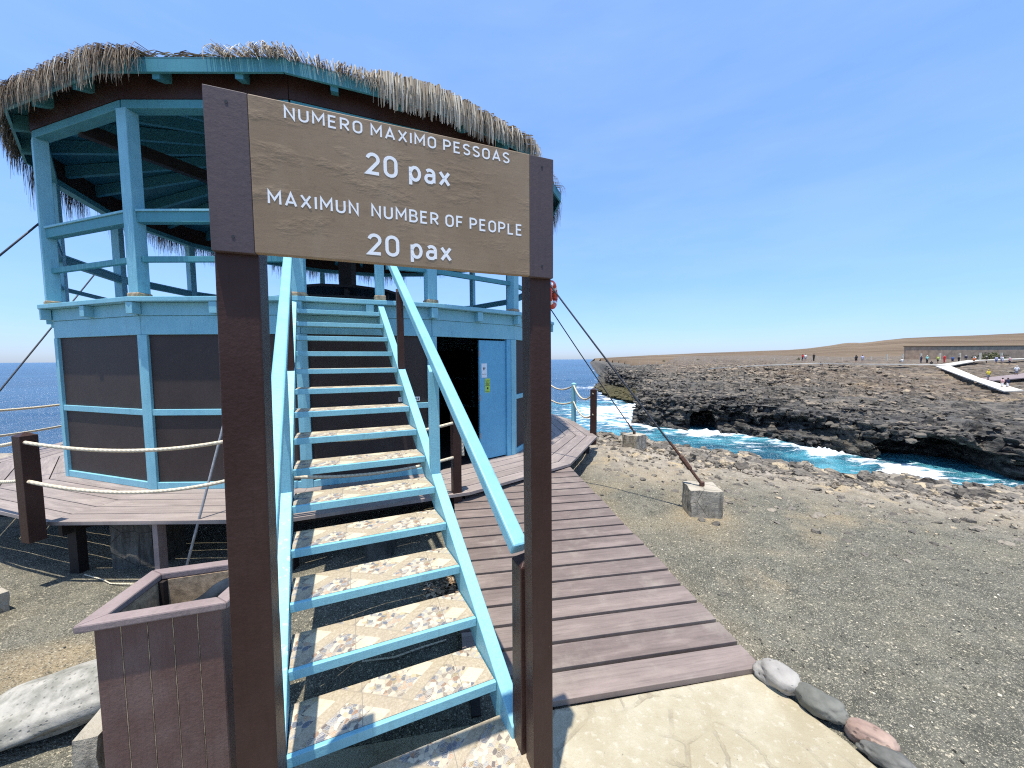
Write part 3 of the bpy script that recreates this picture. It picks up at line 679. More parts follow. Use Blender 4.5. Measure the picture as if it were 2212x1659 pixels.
tag(fr.build('lava_boulders', MT['farrock']), 'dark and brownish lava boulders covering the far side of the cove', 'boulders', kind='stuff')
# hills
hm = MB(); hx = np.linspace(-.02, 2.4, 150)
sky_pts = [(-.02, 0), (.17, 0.0), (.25, .0035), (.37, .0095), (.5, .0145), (.63, .0185), (.745, .0215), (.80, .026), (.86, .0335), (.89, .0385), (.915, .0405), (.935, .0395), (.96, .041), (1.0, .046), (1.06, .052), (1.15, .0555), (1.23, .0575), (1.4, .064), (1.8, .085), (2.4, .10)]
hd = np.array([150, 200, 260, 340, 440, 560, 700, 850, 1000, 1150, 1300, 1500, 1800])
for i, t in enumerate(hx):
    sh_ = np.interp(t, [p[0] for p in sky_pts], [p[1] for p in sky_pts])
    for j, d in enumerate(hd):
        f_ = (d-150)/1150; f_ = min(1, f_)
        zz = -1.5+(sh_*1300+1.5)*f_**1.15 + (2.2*nz(t*d, d, .006, 2)+1.0*nz(t*d, d, .025, 2))*min(1, f_*3)*(1 if f_ < 1 else .3)*min(1, sh_*60)
        if d > 1300: zz = sh_*1300 - (d-1300)*.12
        dm = d if t > .2 else d
        pass
        tmin = float(np.interp(d, [150, 300, 600, 924, 1900], [.32, .27, .24, .225, .213]))
        if t < tmin: zz = -14
        hm.v.append((t*dm, dm, zz-(1.2 if j == 0 else 0)))
for i in range(len(hx)-1):
    for j in range(len(hd)-1):
        a = i*len(hd)+j; 
        if hx[i+1] < float(np.interp(hd[j], [150, 300, 600, 924, 1900], [.32, .27, .24, .225, .213])): continue
        hm.f.append((a, a+len(hd), a+len(hd)+1, a+1))
tag(hm.build('hills', MT['hills'], smooth=True), kind='structure')

# ------------------------------------------------------------------ sea
na, nrr = 560, 330
az = np.linspace(R_(-88), R_(80), na); rr = np.concatenate([np.geomspace(4, 150, 250), np.geomspace(156, 50000, nrr-250)])
A, Rr = np.meshgrid(az, rr); SX = (Rr*np.sin(A)).ravel(); SY = (Rr*np.cos(A)).ravel()
coast = bpn[::2]
inr = Rr.ravel() < 420
dc = np.full(len(SX), 99.0)
idx = np.where(inr & (SX > -25))[0]
for c0 in range(0, len(idx), 4000):
    ii = idx[c0:c0+4000]; q = np.stack([SX[ii], SY[ii]], 1)
    dc[ii] = np.sqrt(((q[:, None, :]-coast[None, ::2, :])**2).sum(2).min(1))
sdn = crest_sd(np.stack([SX, SY], 1))
def blob(x, y, r, rx_=1): return np.exp(-(((SX-x)/(r*rx_))**2+((SY-y)/r)**2))
foam = 0.55*np.exp(-dc/1.0) + 0.30*np.exp(-np.clip(sdn-3.5, 0, 99)/1.6)*(SX > 0)
foam += 0.75*blob(14.5, 58, 6.0, 1.0) + 0.5*blob(12.5, 50, 4.5, 1.2) + .35*blob(11, 43, 4, 1.3) + 0.6*blob(21, 61, 4) + 0.8*blob(20.8, 39.0, 1.7, 1.2) + .9*blob(25.6, 30.4, 1.5, 1.1) + .7*blob(27.0, 25.0, 2.2) + .28*blob(19, 37, 3, 1.7) + .35*blob(17, 72, 4) + .5*blob(19, 104, 4) + .25*blob(23, 33, 2.2, 1.6)
turq = np.clip(1.1*np.exp(-np.clip(dc-4, 0, 99)/9)*(SY < 70) + .9*blob(12, 50, 14, 1.0) + .6*blob(8, 44, 10) + .6*np.exp(-np.clip(sdn-3, 0, 99)/8)*(SX > 3), 0, 1)
Zs = np.full(len(SX), Z_SEA)
for i in np.where(Rr.ravel() < 330)[0]:
    x, y = SX[i], SY[i]; k = 1.0
    Zs[i] += 0.26*nz(x*.6, y, .16, 1)+.13*nz(x*.6, y, .5, 2) + 0.30*foam[i]*max(0, .4+nz(x, y, .9, 3))*(1 if foam[i] > .3 else 0)
for bx_, by_, br_, bh_ in ((20.9, 39.0, 1.3, .45), (25.7, 30.5, 1.7, .55), (21, 61, 2.6, .6), (26.9, 25.4, 1.6, .35)):
    B_ = blob(bx_, by_, br_)
    for i in np.where(B_ > .06)[0]: Zs[i] += bh_*B_[i]*max(0, .55+1.3*nz(SX[i], SY[i], 1.3, 5)+.8*nz(SX[i], SY[i], 3.7, 6))
vis = np.abs(np.degrees(A)) < 200
s_ = MB(); s_.v = list(zip(SX.tolist(), SY.tolist(), Zs.tolist()))
s_.f = [(j*na+i, j*na+i+1, (j+1)*na+i+1, (j+1)*na+i) for j in range(nrr-1) for i in range(na-1)]
s_.at = {'foam': np.clip(foam, 0, 1).tolist(), 'turq': turq.tolist()}
tag(s_.build('sea', MT['sea'], smooth=True), kind='structure')
# ------------------------------------------------------------------ kiosk
kiosk = empty('kiosk', (CX, CY, Z_DECK), 'round two storey wooden kiosk in blue and brown with a ragged palm thatch roof', 'kiosk')
def edge(poly, k):
    a, b = Vector((*poly[k % NSIDE], 0)), Vector((*poly[(k+1) % NSIDE], 0)); d = (b-a); L = d.length; d.normalize()
    return a, b, d, Vector((d.y, -d.x, 0)), L
def rad(p): v = Vector((p[0]-CX, p[1]-CY, 0)); return v.normalized()
zf = Z_FLOOR
mb1('prism', ledge, zf-.055, zf).build('upper_floor', MT['blue'], kiosk, bevel=.006)
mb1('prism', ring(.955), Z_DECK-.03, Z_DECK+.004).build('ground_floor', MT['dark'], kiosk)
DOOR = 3
for k in range(NSIDE):
    a, b, d, n, L = edge(WALL, k); up = Vector((0, 0, 1))
    V = lambda s, o, z: a+d*s+n*o+up*z
    mb1('box', V(.004, .012, .545), d*(L-.008), -n*.05, up*.148).build('frieze_board', MT['blue'], kiosk, bevel=.004)
    mb1('box', V(.004, -.002, .322), d*(L-.008), -n*.045, up*.221).build('header_board', MT['blue'], kiosk, bevel=.004)
    for fr in (0.0, .5):
        p = a+d*(fr*L); e = rad(p) if fr == 0 else n; sd_v = e.cross(up)
        mb1('box', p+e*.012-sd_v*.045+up*(.558), sd_v*.09, e*.092, up*.134).build('joist_end', MT['blue'], kiosk, bevel=.004)
    pa, pb = a, WALL[(k-1) % NSIDE]; dprev = (Vector((*WALL[k], 0))-Vector((*pb, 0))).normalized()
    nprev = Vector((dprev.y, -dprev.x, 0)); q = rad(a)
    plan = [a-dprev*.068+nprev*.004, a+q*.004, a+d*.068+n*.004, a+d*.068-n*.055, a-q*.058, a-dprev*.068-nprev*.055]
    mb1('prism', [(p.x, p.y) for p in plan], Z_DECK, .320).build('corner_post', MT['blue'], kiosk, bevel=.004)
    if k == DOOR: continue
    w0, w1 = .068, L-.068
    mb1('box', V(w0, -.03, -.573), d*(w1-w0), -n*.02, up*.895).build('wall_panel', MT['panel'], kiosk)
    mb1('box', V(w0, -.03, -1.47), d*(w1-w0), -n*.02, up*.825).build('wall_panel', MT['panel'], kiosk)
    mb1('box', V(w0, -.003, -.645), d*(w1-w0), -n*.045, up*.073).build('mid_rail', MT['blue'], kiosk, bevel=.004)
    mb1('box', V(w0, -.002, Z_DECK+.002), d*(w1-w0), -n*.05, up*.082).build('sill', MT['blue'], kiosk, bevel=.004)
# doorway: left half open, right half shut
a, b, d, n, L = edge(WALL, DOOR); up = Vector((0, 0, 1)); V = lambda s, o, z: a+d*s+n*o+up*z
jl, jm, jr = .075, .80, 1.345
mb1('box', V(L-.155, -.004, Z_DECK), d*.085, -n*.10, up*1.87).build('door_frame', MT['door_blue'], kiosk, bevel=.004)
door = mb1('box', V(jm, -.035, Z_DECK+.02), d*(L-.157-jm), -n*.04, up*1.825).build('door', MT['door_blue'], kiosk, bevel=.004)
for z in (-1.2, -.62, .05):
    mb1('box', V(jm-.012, -.032, z), d*.02, n*.008, up*.09).build('hinge', MT['steel'], door)
nt_ = mb1('box', V(jm+.035, -.0345, -.27), d*.10, n*.002, up*.215).build('notice', MT['paper'], door)
m = MB(); m.box(V(jm+.06, -.0322, -.13), d*.05, n*.001, up*.012); m.box(V(jm+.07, -.0322, -.155), d*.018, n*.001, up*.04); m.box(V(jm+.045, -.0322, -.22), d*.08, n*.001, up*.006)
m.build('print', MT['ink'], nt_)
nt2 = mb1('box', V(jm+.098, -.0345, -.50), d*.095, n*.002, up*.215).build('notice', MT['lime'], door); nt2['label'] = 'lime green notice'
m = MB()
for i in range(5): m.box(V(jm+.105+.006*(i % 2), -.0322, -.325-.018*i), d*(.08-.015*(i % 2)), n*.001, up*.006)
m.box(V(jm+.132, -.0322, -.45), d*.028, n*.001, up*.03); m.box(V(jm+.105, -.0322, -.485), d*.08, n*.001, up*.005)
m.build('print', MT['ink'], nt2)
# upper storey
for k in range(NSIDE):
    p = Vector((*POST[k], 0)); e = rad(p); sdv = e.cross(Vector((0, 0, 1))); up = Vector((0, 0, 1))
    mb1('box', p-e*.0675-sdv*.0675+up*(zf+.05), sdv*.135, e*.135, up*2.06).build('upper_post', MT['blue'], kiosk, bevel=.006)
    mb1('box', p-e*.08-sdv*.08+up*zf, sdv*.16, e*.16, up*.055).build('post_collar', MT['cream'], kiosk, bevel=.012)
    a, b, d, n, L = edge(POST, k); V = lambda s, o, z: a+d*s+n*o+up*z
    mb1('box', V(.0, .066, 2.852), d*L, -n*.13, up*.094).build('top_beam', MT['teal'], kiosk, bevel=.005)
    mb1('box', V(-.01, .075, 2.949), d*(L+.02), -n*.05, up*.36).build('fascia_board', MT['brown'], kiosk)
    s0, s1 = .068, L-.068
    if k == 2: s0 = .98
    mb1('box', V(s0, .045, 1.61), d*(s1-s0), -n*.09, up*.115).build('hand_rail', MT['teal'], kiosk, bevel=.004)
    mb1('box', V(s0, .062, 1.727), d*(s1-s0), -n*.125, up*.026).build('rail_cap', MT['blue'], kiosk, bevel=.004)
    mb1('box', V(s0, .025, 1.165), d*(s1-s0), -n*.05, up*.065).build('guard_rail', MT['teal'], kiosk, bevel=.004)
a, b, d, n, L = edge(POST, 2); p = a+d*.90; up = Vector((0, 0, 1))
mb1('box', p-d*.055-n*.0675+up*zf, d*.11, n*.135, up*2.10).build('stair_post', MT['blue'], kiosk, bevel=.006)
mb1('box', p-d*.07-n*.085+up*zf, d*.14, n*.17, up*.07).build('post_collar', MT['cream'], kiosk, bevel=.012)
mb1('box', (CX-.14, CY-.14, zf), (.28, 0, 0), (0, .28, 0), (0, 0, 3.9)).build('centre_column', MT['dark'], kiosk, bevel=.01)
mb1('beam', (-5.36, 4.80, 2.90), (CX+.1, CY, 2.90), .10, .16).build('tie_beam', MT['dark'], kiosk)
# roof
Z0R, APEX = 3.235, 4.75
def zroof(sc): return Z0R + (1.028-sc)/1.028*(APEX-Z0R)
rsk = MB(); th = MB()
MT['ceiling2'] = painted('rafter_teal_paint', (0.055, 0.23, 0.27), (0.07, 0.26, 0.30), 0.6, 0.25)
for k in range(NSIDE):
    A_, B_ = EAVE[k], EAVE[(k+1) % NSIDE]
    rsk.prism3([(A_[0], A_[1], Z0R), (B_[0], B_[1], Z0R), (CX, CY, APEX)], (0, 0, .018))
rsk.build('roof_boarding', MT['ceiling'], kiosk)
th_r = [(1.012, .021), (.985, .035), (.9, .05), (.6, .07), (.02, .2)]
for k in range(NSIDE):
    for (s1, h1), (s2, h2) in zip(th_r[:-1], th_r[1:]):
        q = []
        for s_i, h_i, kk in ((s1, h1, k), (s1, h1, k+1), (s2, h2, k+1), (s2, h2, k)):
            x, y = ledge[kk % NSIDE]; q.append(Vector((CX+(x-CX)*s_i, CY+(y-CY)*s_i, zroof(s_i)+h_i)))
        th.quad(*q)
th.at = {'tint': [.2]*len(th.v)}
for k in range(NSIDE):
    a, b, d, n, L = edge(EAVE, k); up = Vector((0, 0, 1))
    mb1('box', a+up*(3.105), d*L, -n*.03, up*.128).build('eave_board', MT['teal'], kiosk)
    for fr in (.3, .75):
        p = a+d*(L*fr); e = rad(p); p0 = p-n*.03; q = Vector((CX, CY, 0))+e*.35
        rho = (p0-Vector((CX, CY, 0))).length/(p-Vector((CX, CY, 0))).length*1.028
        za = zroof(rho)-.008; zb = APEX-.15
        sdv = e.cross(up)*.04
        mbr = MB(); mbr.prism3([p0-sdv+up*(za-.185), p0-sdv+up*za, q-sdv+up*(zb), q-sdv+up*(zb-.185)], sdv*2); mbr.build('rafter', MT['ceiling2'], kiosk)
# thatch strands
def eave_at(k, f, sc):
    x = ledge[k][0]*(1-f)+ledge[(k+1) % NSIDE][0]*f; y = ledge[k][1]*(1-f)+ledge[(k+1) % NSIDE][1]*f
    return Vector((CX+(x-CX)*sc, CY+(y-CY)*sc, 0))
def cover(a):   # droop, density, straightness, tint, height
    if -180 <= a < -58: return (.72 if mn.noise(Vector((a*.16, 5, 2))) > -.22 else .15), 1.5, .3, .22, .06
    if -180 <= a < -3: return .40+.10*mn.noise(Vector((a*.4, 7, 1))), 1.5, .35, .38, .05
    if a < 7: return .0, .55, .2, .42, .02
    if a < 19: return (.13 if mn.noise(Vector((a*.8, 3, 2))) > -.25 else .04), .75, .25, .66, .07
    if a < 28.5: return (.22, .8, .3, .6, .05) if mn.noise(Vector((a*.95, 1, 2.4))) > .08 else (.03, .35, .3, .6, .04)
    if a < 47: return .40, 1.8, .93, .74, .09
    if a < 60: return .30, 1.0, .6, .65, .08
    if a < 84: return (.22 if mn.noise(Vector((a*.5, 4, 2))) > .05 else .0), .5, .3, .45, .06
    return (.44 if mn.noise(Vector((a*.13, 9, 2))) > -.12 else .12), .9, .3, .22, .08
tint = th.at['tint']
def strand(pts, wd, tt, side):
    i = len(th.v); n_ = len(pts)
    for j, p in enumerate(pts):
        w_ = wd*(1, .9, .55, .25)[min(3, j+(4-n_))]
        th.v += [p-side*w_/2, p+side*w_/2]; tint.extend([tt, tt*(1.0 if j else .9)])
    for j in range(n_-1): th.f.append((i+2*j, i+2*j+1, i+2*j+3, i+2*j+2))
for k in range(NSIDE):
    L = (eave_at(k, 0, 1.03)-eave_at(k, 1, 1.03)).length
    for it in range(int(L*430)):
        f = rnd.random(); E_ = eave_at(k, f, 1.03); e = rad(E_); a = math.degrees(math.atan2(E_.x-CX, -(E_.y-CY)))
        if -30 > a > -180 and a < -130: pass
        dr, den, stf, tb, hh = cover(a+rnd.uniform(-1.2, 1.2))
        if rnd.random() > den*.62: continue
        tan = Vector((-e.y, e.x, 0)); up = Vector((0, 0, 1)); jt = (1-stf)
        clump = mn.noise(Vector((a*.55, k*.1, 3)))
        ll = dr*(0.45+.65*rnd.random()+.45*clump*jt)
        tier = rnd.random()
        root = eave_at(k, f, rnd.uniform(.86, .98)); sr = ((root-Vector((CX, CY, 0))).length/(E_-Vector((CX, CY, 0))).length)*1.03
        root.z = zroof(sr)+.05+hh*rnd.random()
        out = .015+.07*tier*(1 if dr > .1 else .4)
        knee = E_+e*out+tan*rnd.gauss(0, .03*jt+.004); knee.z = Z0R+.02+hh*tier+.03*rnd.random()
        tip = knee+e*(.02+.05*rnd.random()*jt)+tan*rnd.gauss(0, .055*jt+.006)-up*max(.02, ll*(.75+.3*tier))
        mid = knee*.45+tip*.55+e*.015
        tt = min(1, max(0, tb+rnd.gauss(0, .23)+.25*clump))
        if dr == 0:                     # the worn stretch: matted stems lying along the edge board
            q_ = E_-e*(.02+.25*rnd.random()); q_.z = Z0R+.03+.05*rnd.random(); sg = rnd.choice((-1, 1))*rnd.uniform(.12, .35)
            strand([q_-tan*sg*.5, q_+up*.015+e*.01, q_+tan*sg*.5-up*.02], rnd.uniform(.010, .02), tt, (e+up*rnd.uniform(.2, .9)).normalized()); continue
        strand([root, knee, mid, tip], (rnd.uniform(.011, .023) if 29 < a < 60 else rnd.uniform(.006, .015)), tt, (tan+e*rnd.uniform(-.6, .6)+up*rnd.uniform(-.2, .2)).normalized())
    for it in range(int(L*34)):   # loose stems on top that break the outline
        f = rnd.random(); sc = rnd.uniform(.84, 1.02); p = eave_at(k, f, sc); e = rad(p); a = math.degrees(math.atan2(p.x-CX, -(p.y-CY)))
        p.z = zroof(sc)+.05; tan = Vector((-e.y, e.x, 0)); big = 1.0 if a < 10 else .7
        if -3 < a < 7: continue
        tip = p+e*rnd.uniform(.10, .28)*big+tan*rnd.gauss(0, .08)+Vector((0, 0, rnd.uniform(-.12, .03)))
        strand([p, p*.5+tip*.5+Vector((0, 0, .02)), tip], rnd.uniform(.012, .026), min(1, max(0, .45+rnd.gauss(0, .25))), (tan+Vector((0, 0, rnd.uniform(-.5, .5)))).normalized())
th.build('thatch', MT['thatch'], kiosk)
# label on the panel beside the doorway
a, b, d, n, L = edge(WALL, 2); V = lambda s, o, z: a+d*s+n*o+Vector((0, 0, z))

# ------------------------------------------------------------------ stroke lettering
def arc(cx, cy, rx_, ry_, a0, a1, n=9):
    return [(cx+rx_*math.cos(R_(a0+(a1-a0)*i/(n-1))), cy+ry_*math.sin(R_(a0+(a1-a0)*i/(n-1)))) for i in range(n)]
def stad(wd, h0, h1):
    r = wd/2; return arc(r, h1-r, r, r, 180, 0)+arc(r, h0+r, r, r, 0, -180)+[(0, h1-r)]
G = {'N': (.56, [[(0, 0), (0, 1), (.56, 0), (.56, 1)]]), 'M': (.70, [[(0, 0), (0, 1), (.35, .34), (.70, 1), (.70, 0)]]),
     'U': (.54, [[(0, 1)]+arc(.27, .27, .27, .27, 180, 360)+[(.54, 1)]]), 'E': (.46, [[(.46, 1), (0, 1), (0, 0), (.46, 0)], [(.06, .52), (.41, .52)]]),
     'R': (.54, [[(0, 0), (0, 1)]+arc(.26, .735, .26, .265, 90, -90)+[(.06, .47)], [(.25, .44), (.54, 0)]]), 'O': (.56, [stad(.56, 0, 1)]),
     'X': (.58, [[(0, 0), (.58, 1)], [(0, 1), (.255, .56)], [(.325, .44), (.58, 0)]]), 'A': (.64, [[(0, 0), (.32, 1), (.64, 0)], [(.15, .27), (.49, .27)]]),
     'I': (0, [[(0, 0), (0, 1)]]), 'P': (.52, [[(0, 0), (0, 1)]+arc(.25, .725, .27, .275, 90, -90)+[(.06, .45)]]),
     'S': (.50, [[(.49, .86)]+arc(.25, .75, .25, .25, 40, 200, 8)+[(.10, .58), (.40, .43)]+arc(.25, .25, .25, .25, 30, -150, 9)+[(0, .15)]]),
     'B': (.52, [[(.06, .53), (.27, .53)]+arc(.27, .765, .22, .235, -88, 90)+[(0, 1), (0, 0)]+arc(.27, .262, .26, .262, -90, 88)]),
     'F': (.46, [[(.46, 1), (0, 1), (0, 0)], [(.06, .5), (.40, .5)]]), 'L': (.44, [[(0, 1), (0, 0), (.44, 0)]]),
     '2': (.52, [arc(.26, .735, .26, .265, 170, -30, 11)+[(0, 0), (.55, 0)]]), '0': (.54, [stad(.54, 0, 1)]),
     'p': (.46, [[(0, -.28), (0, .70)], arc(.235, .35, .235, .35, 165, -165, 17)]), 'x': (.48, [[(0, 0), (.48, .70)], [(0, .70), (.205, .40)], [(.275, .30), (.48, 0)]]),
     'a': (.44, [[(.05, .61)]+arc(.22, .48, .22, .22, 110, 0, 7)+[(.44, 0)], [(.40, .40), (.2, .40)]+arc(.17, .205, .17, .195, 90, 270, 8)+[(.3, .01), (.40, .10)]]),
     'o': (.46, [arc(.23, .35, .23, .35, 90, 450, 17)]), 'n': (.42, [[(0, 0), (0, .7)], [(.05, .45)]+arc(.21, .45, .21, .25, 150, 0, 7)+[(.42, 0)]])}
def ribbon(mb, pts, hw, P3, lift, th_=.0003):
    closed = math.dist(pts[0], pts[-1]) < 1e-6
    if closed: pts = pts[:-1]
    n = len(pts); Lf, Rt = [], []
    for i in range(n):
        p = Vector(pts[i]); a = Vector(pts[i-1]) if (i or closed) else None; b = Vector(pts[(i+1) % n]) if (i < n-1 or closed) else None
        d1 = (p-a).normalized() if a is not None else None; d2 = (b-p).normalized() if b is not None else None
        if d1 is None: nn = Vector((-d2.y, d2.x)); k = 1
        elif d2 is None: nn = Vector((-d1.y, d1.x)); k = 1
        else:
            n1 = Vector((-d1.y, d1.x)); n2 = Vector((-d2.y, d2.x)); nn = (n1+n2)
            nn = nn.normalized() if nn.length > 1e-4 else n1; k = min(2.6, 1/max(.25, nn.dot(n1)))
        Lf.append(p+nn*hw*k); Rt.append(p-nn*hw*k)
    m = n if closed else n-1
    for i in range(m):
        j = (i+1) % n
        mb.prism3([P3(*Lf[i], lift), P3(*Lf[j], lift), P3(*Rt[j], lift), P3(*Rt[i], lift)], P3(0, 0, lift+th_)-P3(0, 0, lift))
def write(text, s0, s1, zb, h, P, stroke=.155, name='lettering', mat='white', parent=None, gap=.20, space=.42):
    """text between s0 and s1 along the board, baseline zb, cap height h; P(s,z,off)->3D"""
    adv = 0; pos = []
    for ch in text:
        if ch == ' ': adv += space; continue
        pos.append((ch, adv)); adv += G[ch][0]+stroke+gap
    tot = adv-gap-stroke; sx = (s1-s0-stroke*h*.9)/tot
    mb = MB()
    for ch, x0 in pos:
        for si, st in enumerate(G[ch][1]):
            q = [((x0+x)*sx, (stroke/2+y*(1-stroke))*h if ch not in 'pxaon' else (stroke/2+y*(1-stroke))*h) for x, y in st]
            ribbon(mb, q, stroke*h/2, lambda x, y, o: P(s0+stroke*h*.45+x, zb+y, o), .0003+.00035*si)
    return mb.build(name, MT[mat], parent)
stk = MB()
stk.prism3([V(*p) for p in [(1.10, -.0285, -.545), (1.375, -.0285, -.545), (1.375, -.0285, -.49), (1.10, -.0285, -.49)]], n*.001)
stk = stk.build('sticker', MT['white'], kiosk)
stk['label'] = 'white sticker with dark lettering'
PP = lambda s, z, o: V(s, -.0275+o, z)
write('S', 1.108, 1.136, -.54, .042, PP, .16, 'sticker_print', 'ink', stk); write('ona', 1.285, 1.366, -.536, .045, PP, .16, 'sticker_print', 'ink', stk)

# ------------------------------------------------------------------ staircase
TH, THV, RUN, RISE, TW = R_(23.07), R_(28.05), .24853, .16481, .884
u = Vector((math.cos(TH), math.sin(TH), 0)); v = Vector((-math.sin(THV), math.cos(THV), 0)); up = Vector((0, 0, 1))
P0 = Vector((-.895, 1.3487, -1.5573)); ST = v*RUN+up*RISE
stair = empty('staircase', (-.5, 1.55, Z_SLAB), 'steep blue wooden staircase with mosaic tiled treads and blue handrails', 'staircase')
for k in range(14):
    o = P0+ST*k+u*.002; wv_ = u*(TW-.004)
    tr = MB(); tr.box(o-up*.045, wv_, v*.022, up*.045); tr.box(o+v*.0225-up*.040, wv_, v*.235, up*.030)
    tr = tr.build('tread', MT['blue'], stair, bevel=.003)
    tl = MB(); tl.at = {'pv': []}
    tl.box(o+v*.0228-up*.0098+u*.004, u*(TW-.012), v*.236, up*.0100)
    for p in tl.v: r_ = p-(o+v*.02); tl.at['pv'].append((r_.dot(u), r_.dot(v), r_.z))
    tl.build('tile_top', MT['tile'], tr)
for side in (0, 1):
    c = P0 + (u*(TW+.0005) if side else -u*.0705); p_ = []
    S = lambda t, z: c+ST*t+up*z
    t0 = -.62
    lo = -1.85
    pts = [S(t0, .006), S(13.75, .006), S(13.75, -.20)]
    tb = (lo-(P0.z-.20))/RISE; q_ = S(t0, 0); q_.z = lo; q2 = c+ST*tb+up*-.20; pts += [q2, q_] if tb > t0 else [S(t0, -.20)]
    mb1('prism3', pts, u*.070).build('stringer', MT['blue_worn' if not side else 'blue'], stair, bevel=.005)
    cc = c+u*(.035+(.022 if side else 0)); RZ = lambda t: -.766+.1652*t
    A_, B_ = cc+(v*RUN)*(-.50), cc+(v*RUN)*14.15; A_.z = RZ(-.50); B_.z = RZ(14.15)
    A_ -= up*.0
    mb1('beam', A_, B_, .074, .068).build('handrail', MT['blue'], stair, bevel=.010)
    for t, m_, w_ in ((4.5, 'blue', .068), (9.0, 'brown', .062)):
        b0 = c+u*.035+ST*t; zt = RZ(t)-.036; e1 = u*w_; e2 = Vector((-u.y, u.x, 0))*w_
        hb = .5*w_*RISE/RUN
        m = MB(); o = b0-e1/2-e2/2
        m.prism3([o+up*(-hb+.006), o+e2+up*(hb+.006), Vector((*(o+e2).xy, zt+hb)), Vector((*o.xy, zt-hb))], e1)
        m.build('baluster', MT[m_], stair, bevel=.003)
    nb = cc+(v*RUN)*-.66-v*.02; w_ = .098; e1 = u*w_; e2 = Vector((-u.y, u.x, 0))*w_; o = Vector((*(nb-e1/2-e2/2).xy, Z_SLAB))
    m = MB(); m.box(o, e1, e2, up*(-.872-Z_SLAB)); nb.z = 0
    m.pyramid([nb-e1/2-e2/2-up*.8718, nb+e1/2-e2/2-up*.8718, nb+e1/2+e2/2-up*.8718, nb-e1/2+e2/2-up*.8718], nb-up*.832)
    m.build('newel_post', MT['brown'], stair, bevel=.004)
o = P0+ST*14
mb1('box', o+up*(-.165)+v*.02, u*TW, v*.02, up*.110).build('riser_board', MT['brown'], stair)
mb1('box', P0+ST*13+up*(-.16)+v*.22, u*TW, v*.02, up*.115).build('riser_board', MT['blue'], stair)
# tiled step at the foot
tsp = MB(); tb_ = Vector((-.012, 1.700, -1.7205)); tsp.box(tb_+up*(Z_SLAB+1.7205), -u*.93, -v*.42, up*(1.7205+Z_SLAB)*-1)
ts = empty('step', (-.5, 1.3, Z_SLAB), 'low tiled step on the pavement at the foot of the blue stairs', 'step')
mb1('box', (tb_.x, tb_.y, Z_SLAB), -u*.90, -v*.42, (0, 0, -1.7205-Z_SLAB)).build('riser', MT['concrete'], ts)
tl = MB(); tl.at = {'pv': []}; tl.box(tb_+up*.0005, -u*.90, -v*.42, up*.011)
for p in tl.v: r_ = p-(tb_-u*.9); tl.at['pv'].append((r_.dot(u)+.13, r_.dot(v)+.05, r_.z))
tl.build('tile_top', MT['tile'], ts)

# ------------------------------------------------------------------ sign on two posts
SC = .9
SA = Vector((-.907, 1.146, 0))*SC; SB = Vector((.173, 1.57, 0))*SC; su = (SB-SA).normalized(); sn = Vector((su.y, -su.x, 0)); SL = (SB-SA).length
sign = empty('sign', ((SA.x+SB.x)/2, (SA.y+SB.y)/2, Z_SLAB), 'large brown sign board between two dark posts reading NUMERO MAXIMO PESSOAS 20 pax', 'sign')
ZB, ZT = .303, .736
Q = lambda s, z, o=0: SA+su*s+sn*o+up*z
def lean_post(s_, w_, dp, lean):
    m = MB(); t_ = ZT-.004; pt = []
    for z_, o_ in ((Z_SLAB, lean), (t_, 0)):
        pt.append([Q(s_+o_+a*w_, z_, -.022-b*dp) for a, b in ((0, 0), (1, 0), (1, 1), (0, 1))])
    i = len(m.v); m.v = pt[0]+pt[1]
    m.f = [(3, 2, 1, 0), (4, 5, 6, 7), (0, 1, 5, 4), (1, 2, 6, 5), (2, 3, 7, 6), (3, 0, 4, 7)]
    m.build('post', MT['brown'], sign, bevel=.005)
lean_post(.002, .106, .104, -.030)
lean_post(SL-.086, .088, .085, .016)
mb1('box', Q(-.002, ZB, 0), su*.101, -sn*.021, up*(ZT-ZB)).build('end_panel', MT['endpanel'], sign, bevel=.002)
mb1('box', Q(SL-.094, ZB+.001, 0), su*.096, -sn*.021, up*(ZT-ZB-.002)).build('end_panel', MT['endpanel'], sign, bevel=.002)
mb1('box', Q(.0995, ZB+.002, .002), su*(SL-.094-.100), -sn*.022, up*(ZT-ZB-.003)).build('board', MT['board'], sign, bevel=.003)
PW = lambda s, z, o: Q(s*SC, z*SC, .002+o)
def line(text, s0, s1, zb, h, stroke, gap, space):
    adv = 0; words = []; cur = None
    for ch in text:
        if ch == ' ': adv += space; cur = None; continue
        if cur is None: cur = [ '', adv, 0 ]; words.append(cur)
        cur[0] += ch; adv += G[ch][0]+stroke+gap; cur[2] = adv-gap
    sx = (s1-s0)/words[-1][2]
    for w_, a_, b_ in words: write(w_, s0+a_*sx, s0+b_*sx, zb, h, PW, stroke, 'word', 'white', sign, gap=gap)
line('NUMERO MAXIMO PESSOAS', .207, .968, .763, .0405, .145, .21, .40)
line('20 pax', .444, .733, .636, .073, .15, .195, .40)
line('MAXIMUN  NUMBER OF PEOPLE', .152, 1.020, .4935, .0445, .145, .21, .36)
line('20 pax', .442, .734, .366, .073, .15, .195, .40)
for s_, z_ in ((.05, .702), (.05, .345), (SL-.045, .70), (SL-.045, .345)):
    c_ = Q(s_, z_, .0012); m = MB(); m.tube([c_-sn*.004, c_], .0042, 10); m.build('screw', MT['ink'], sign)

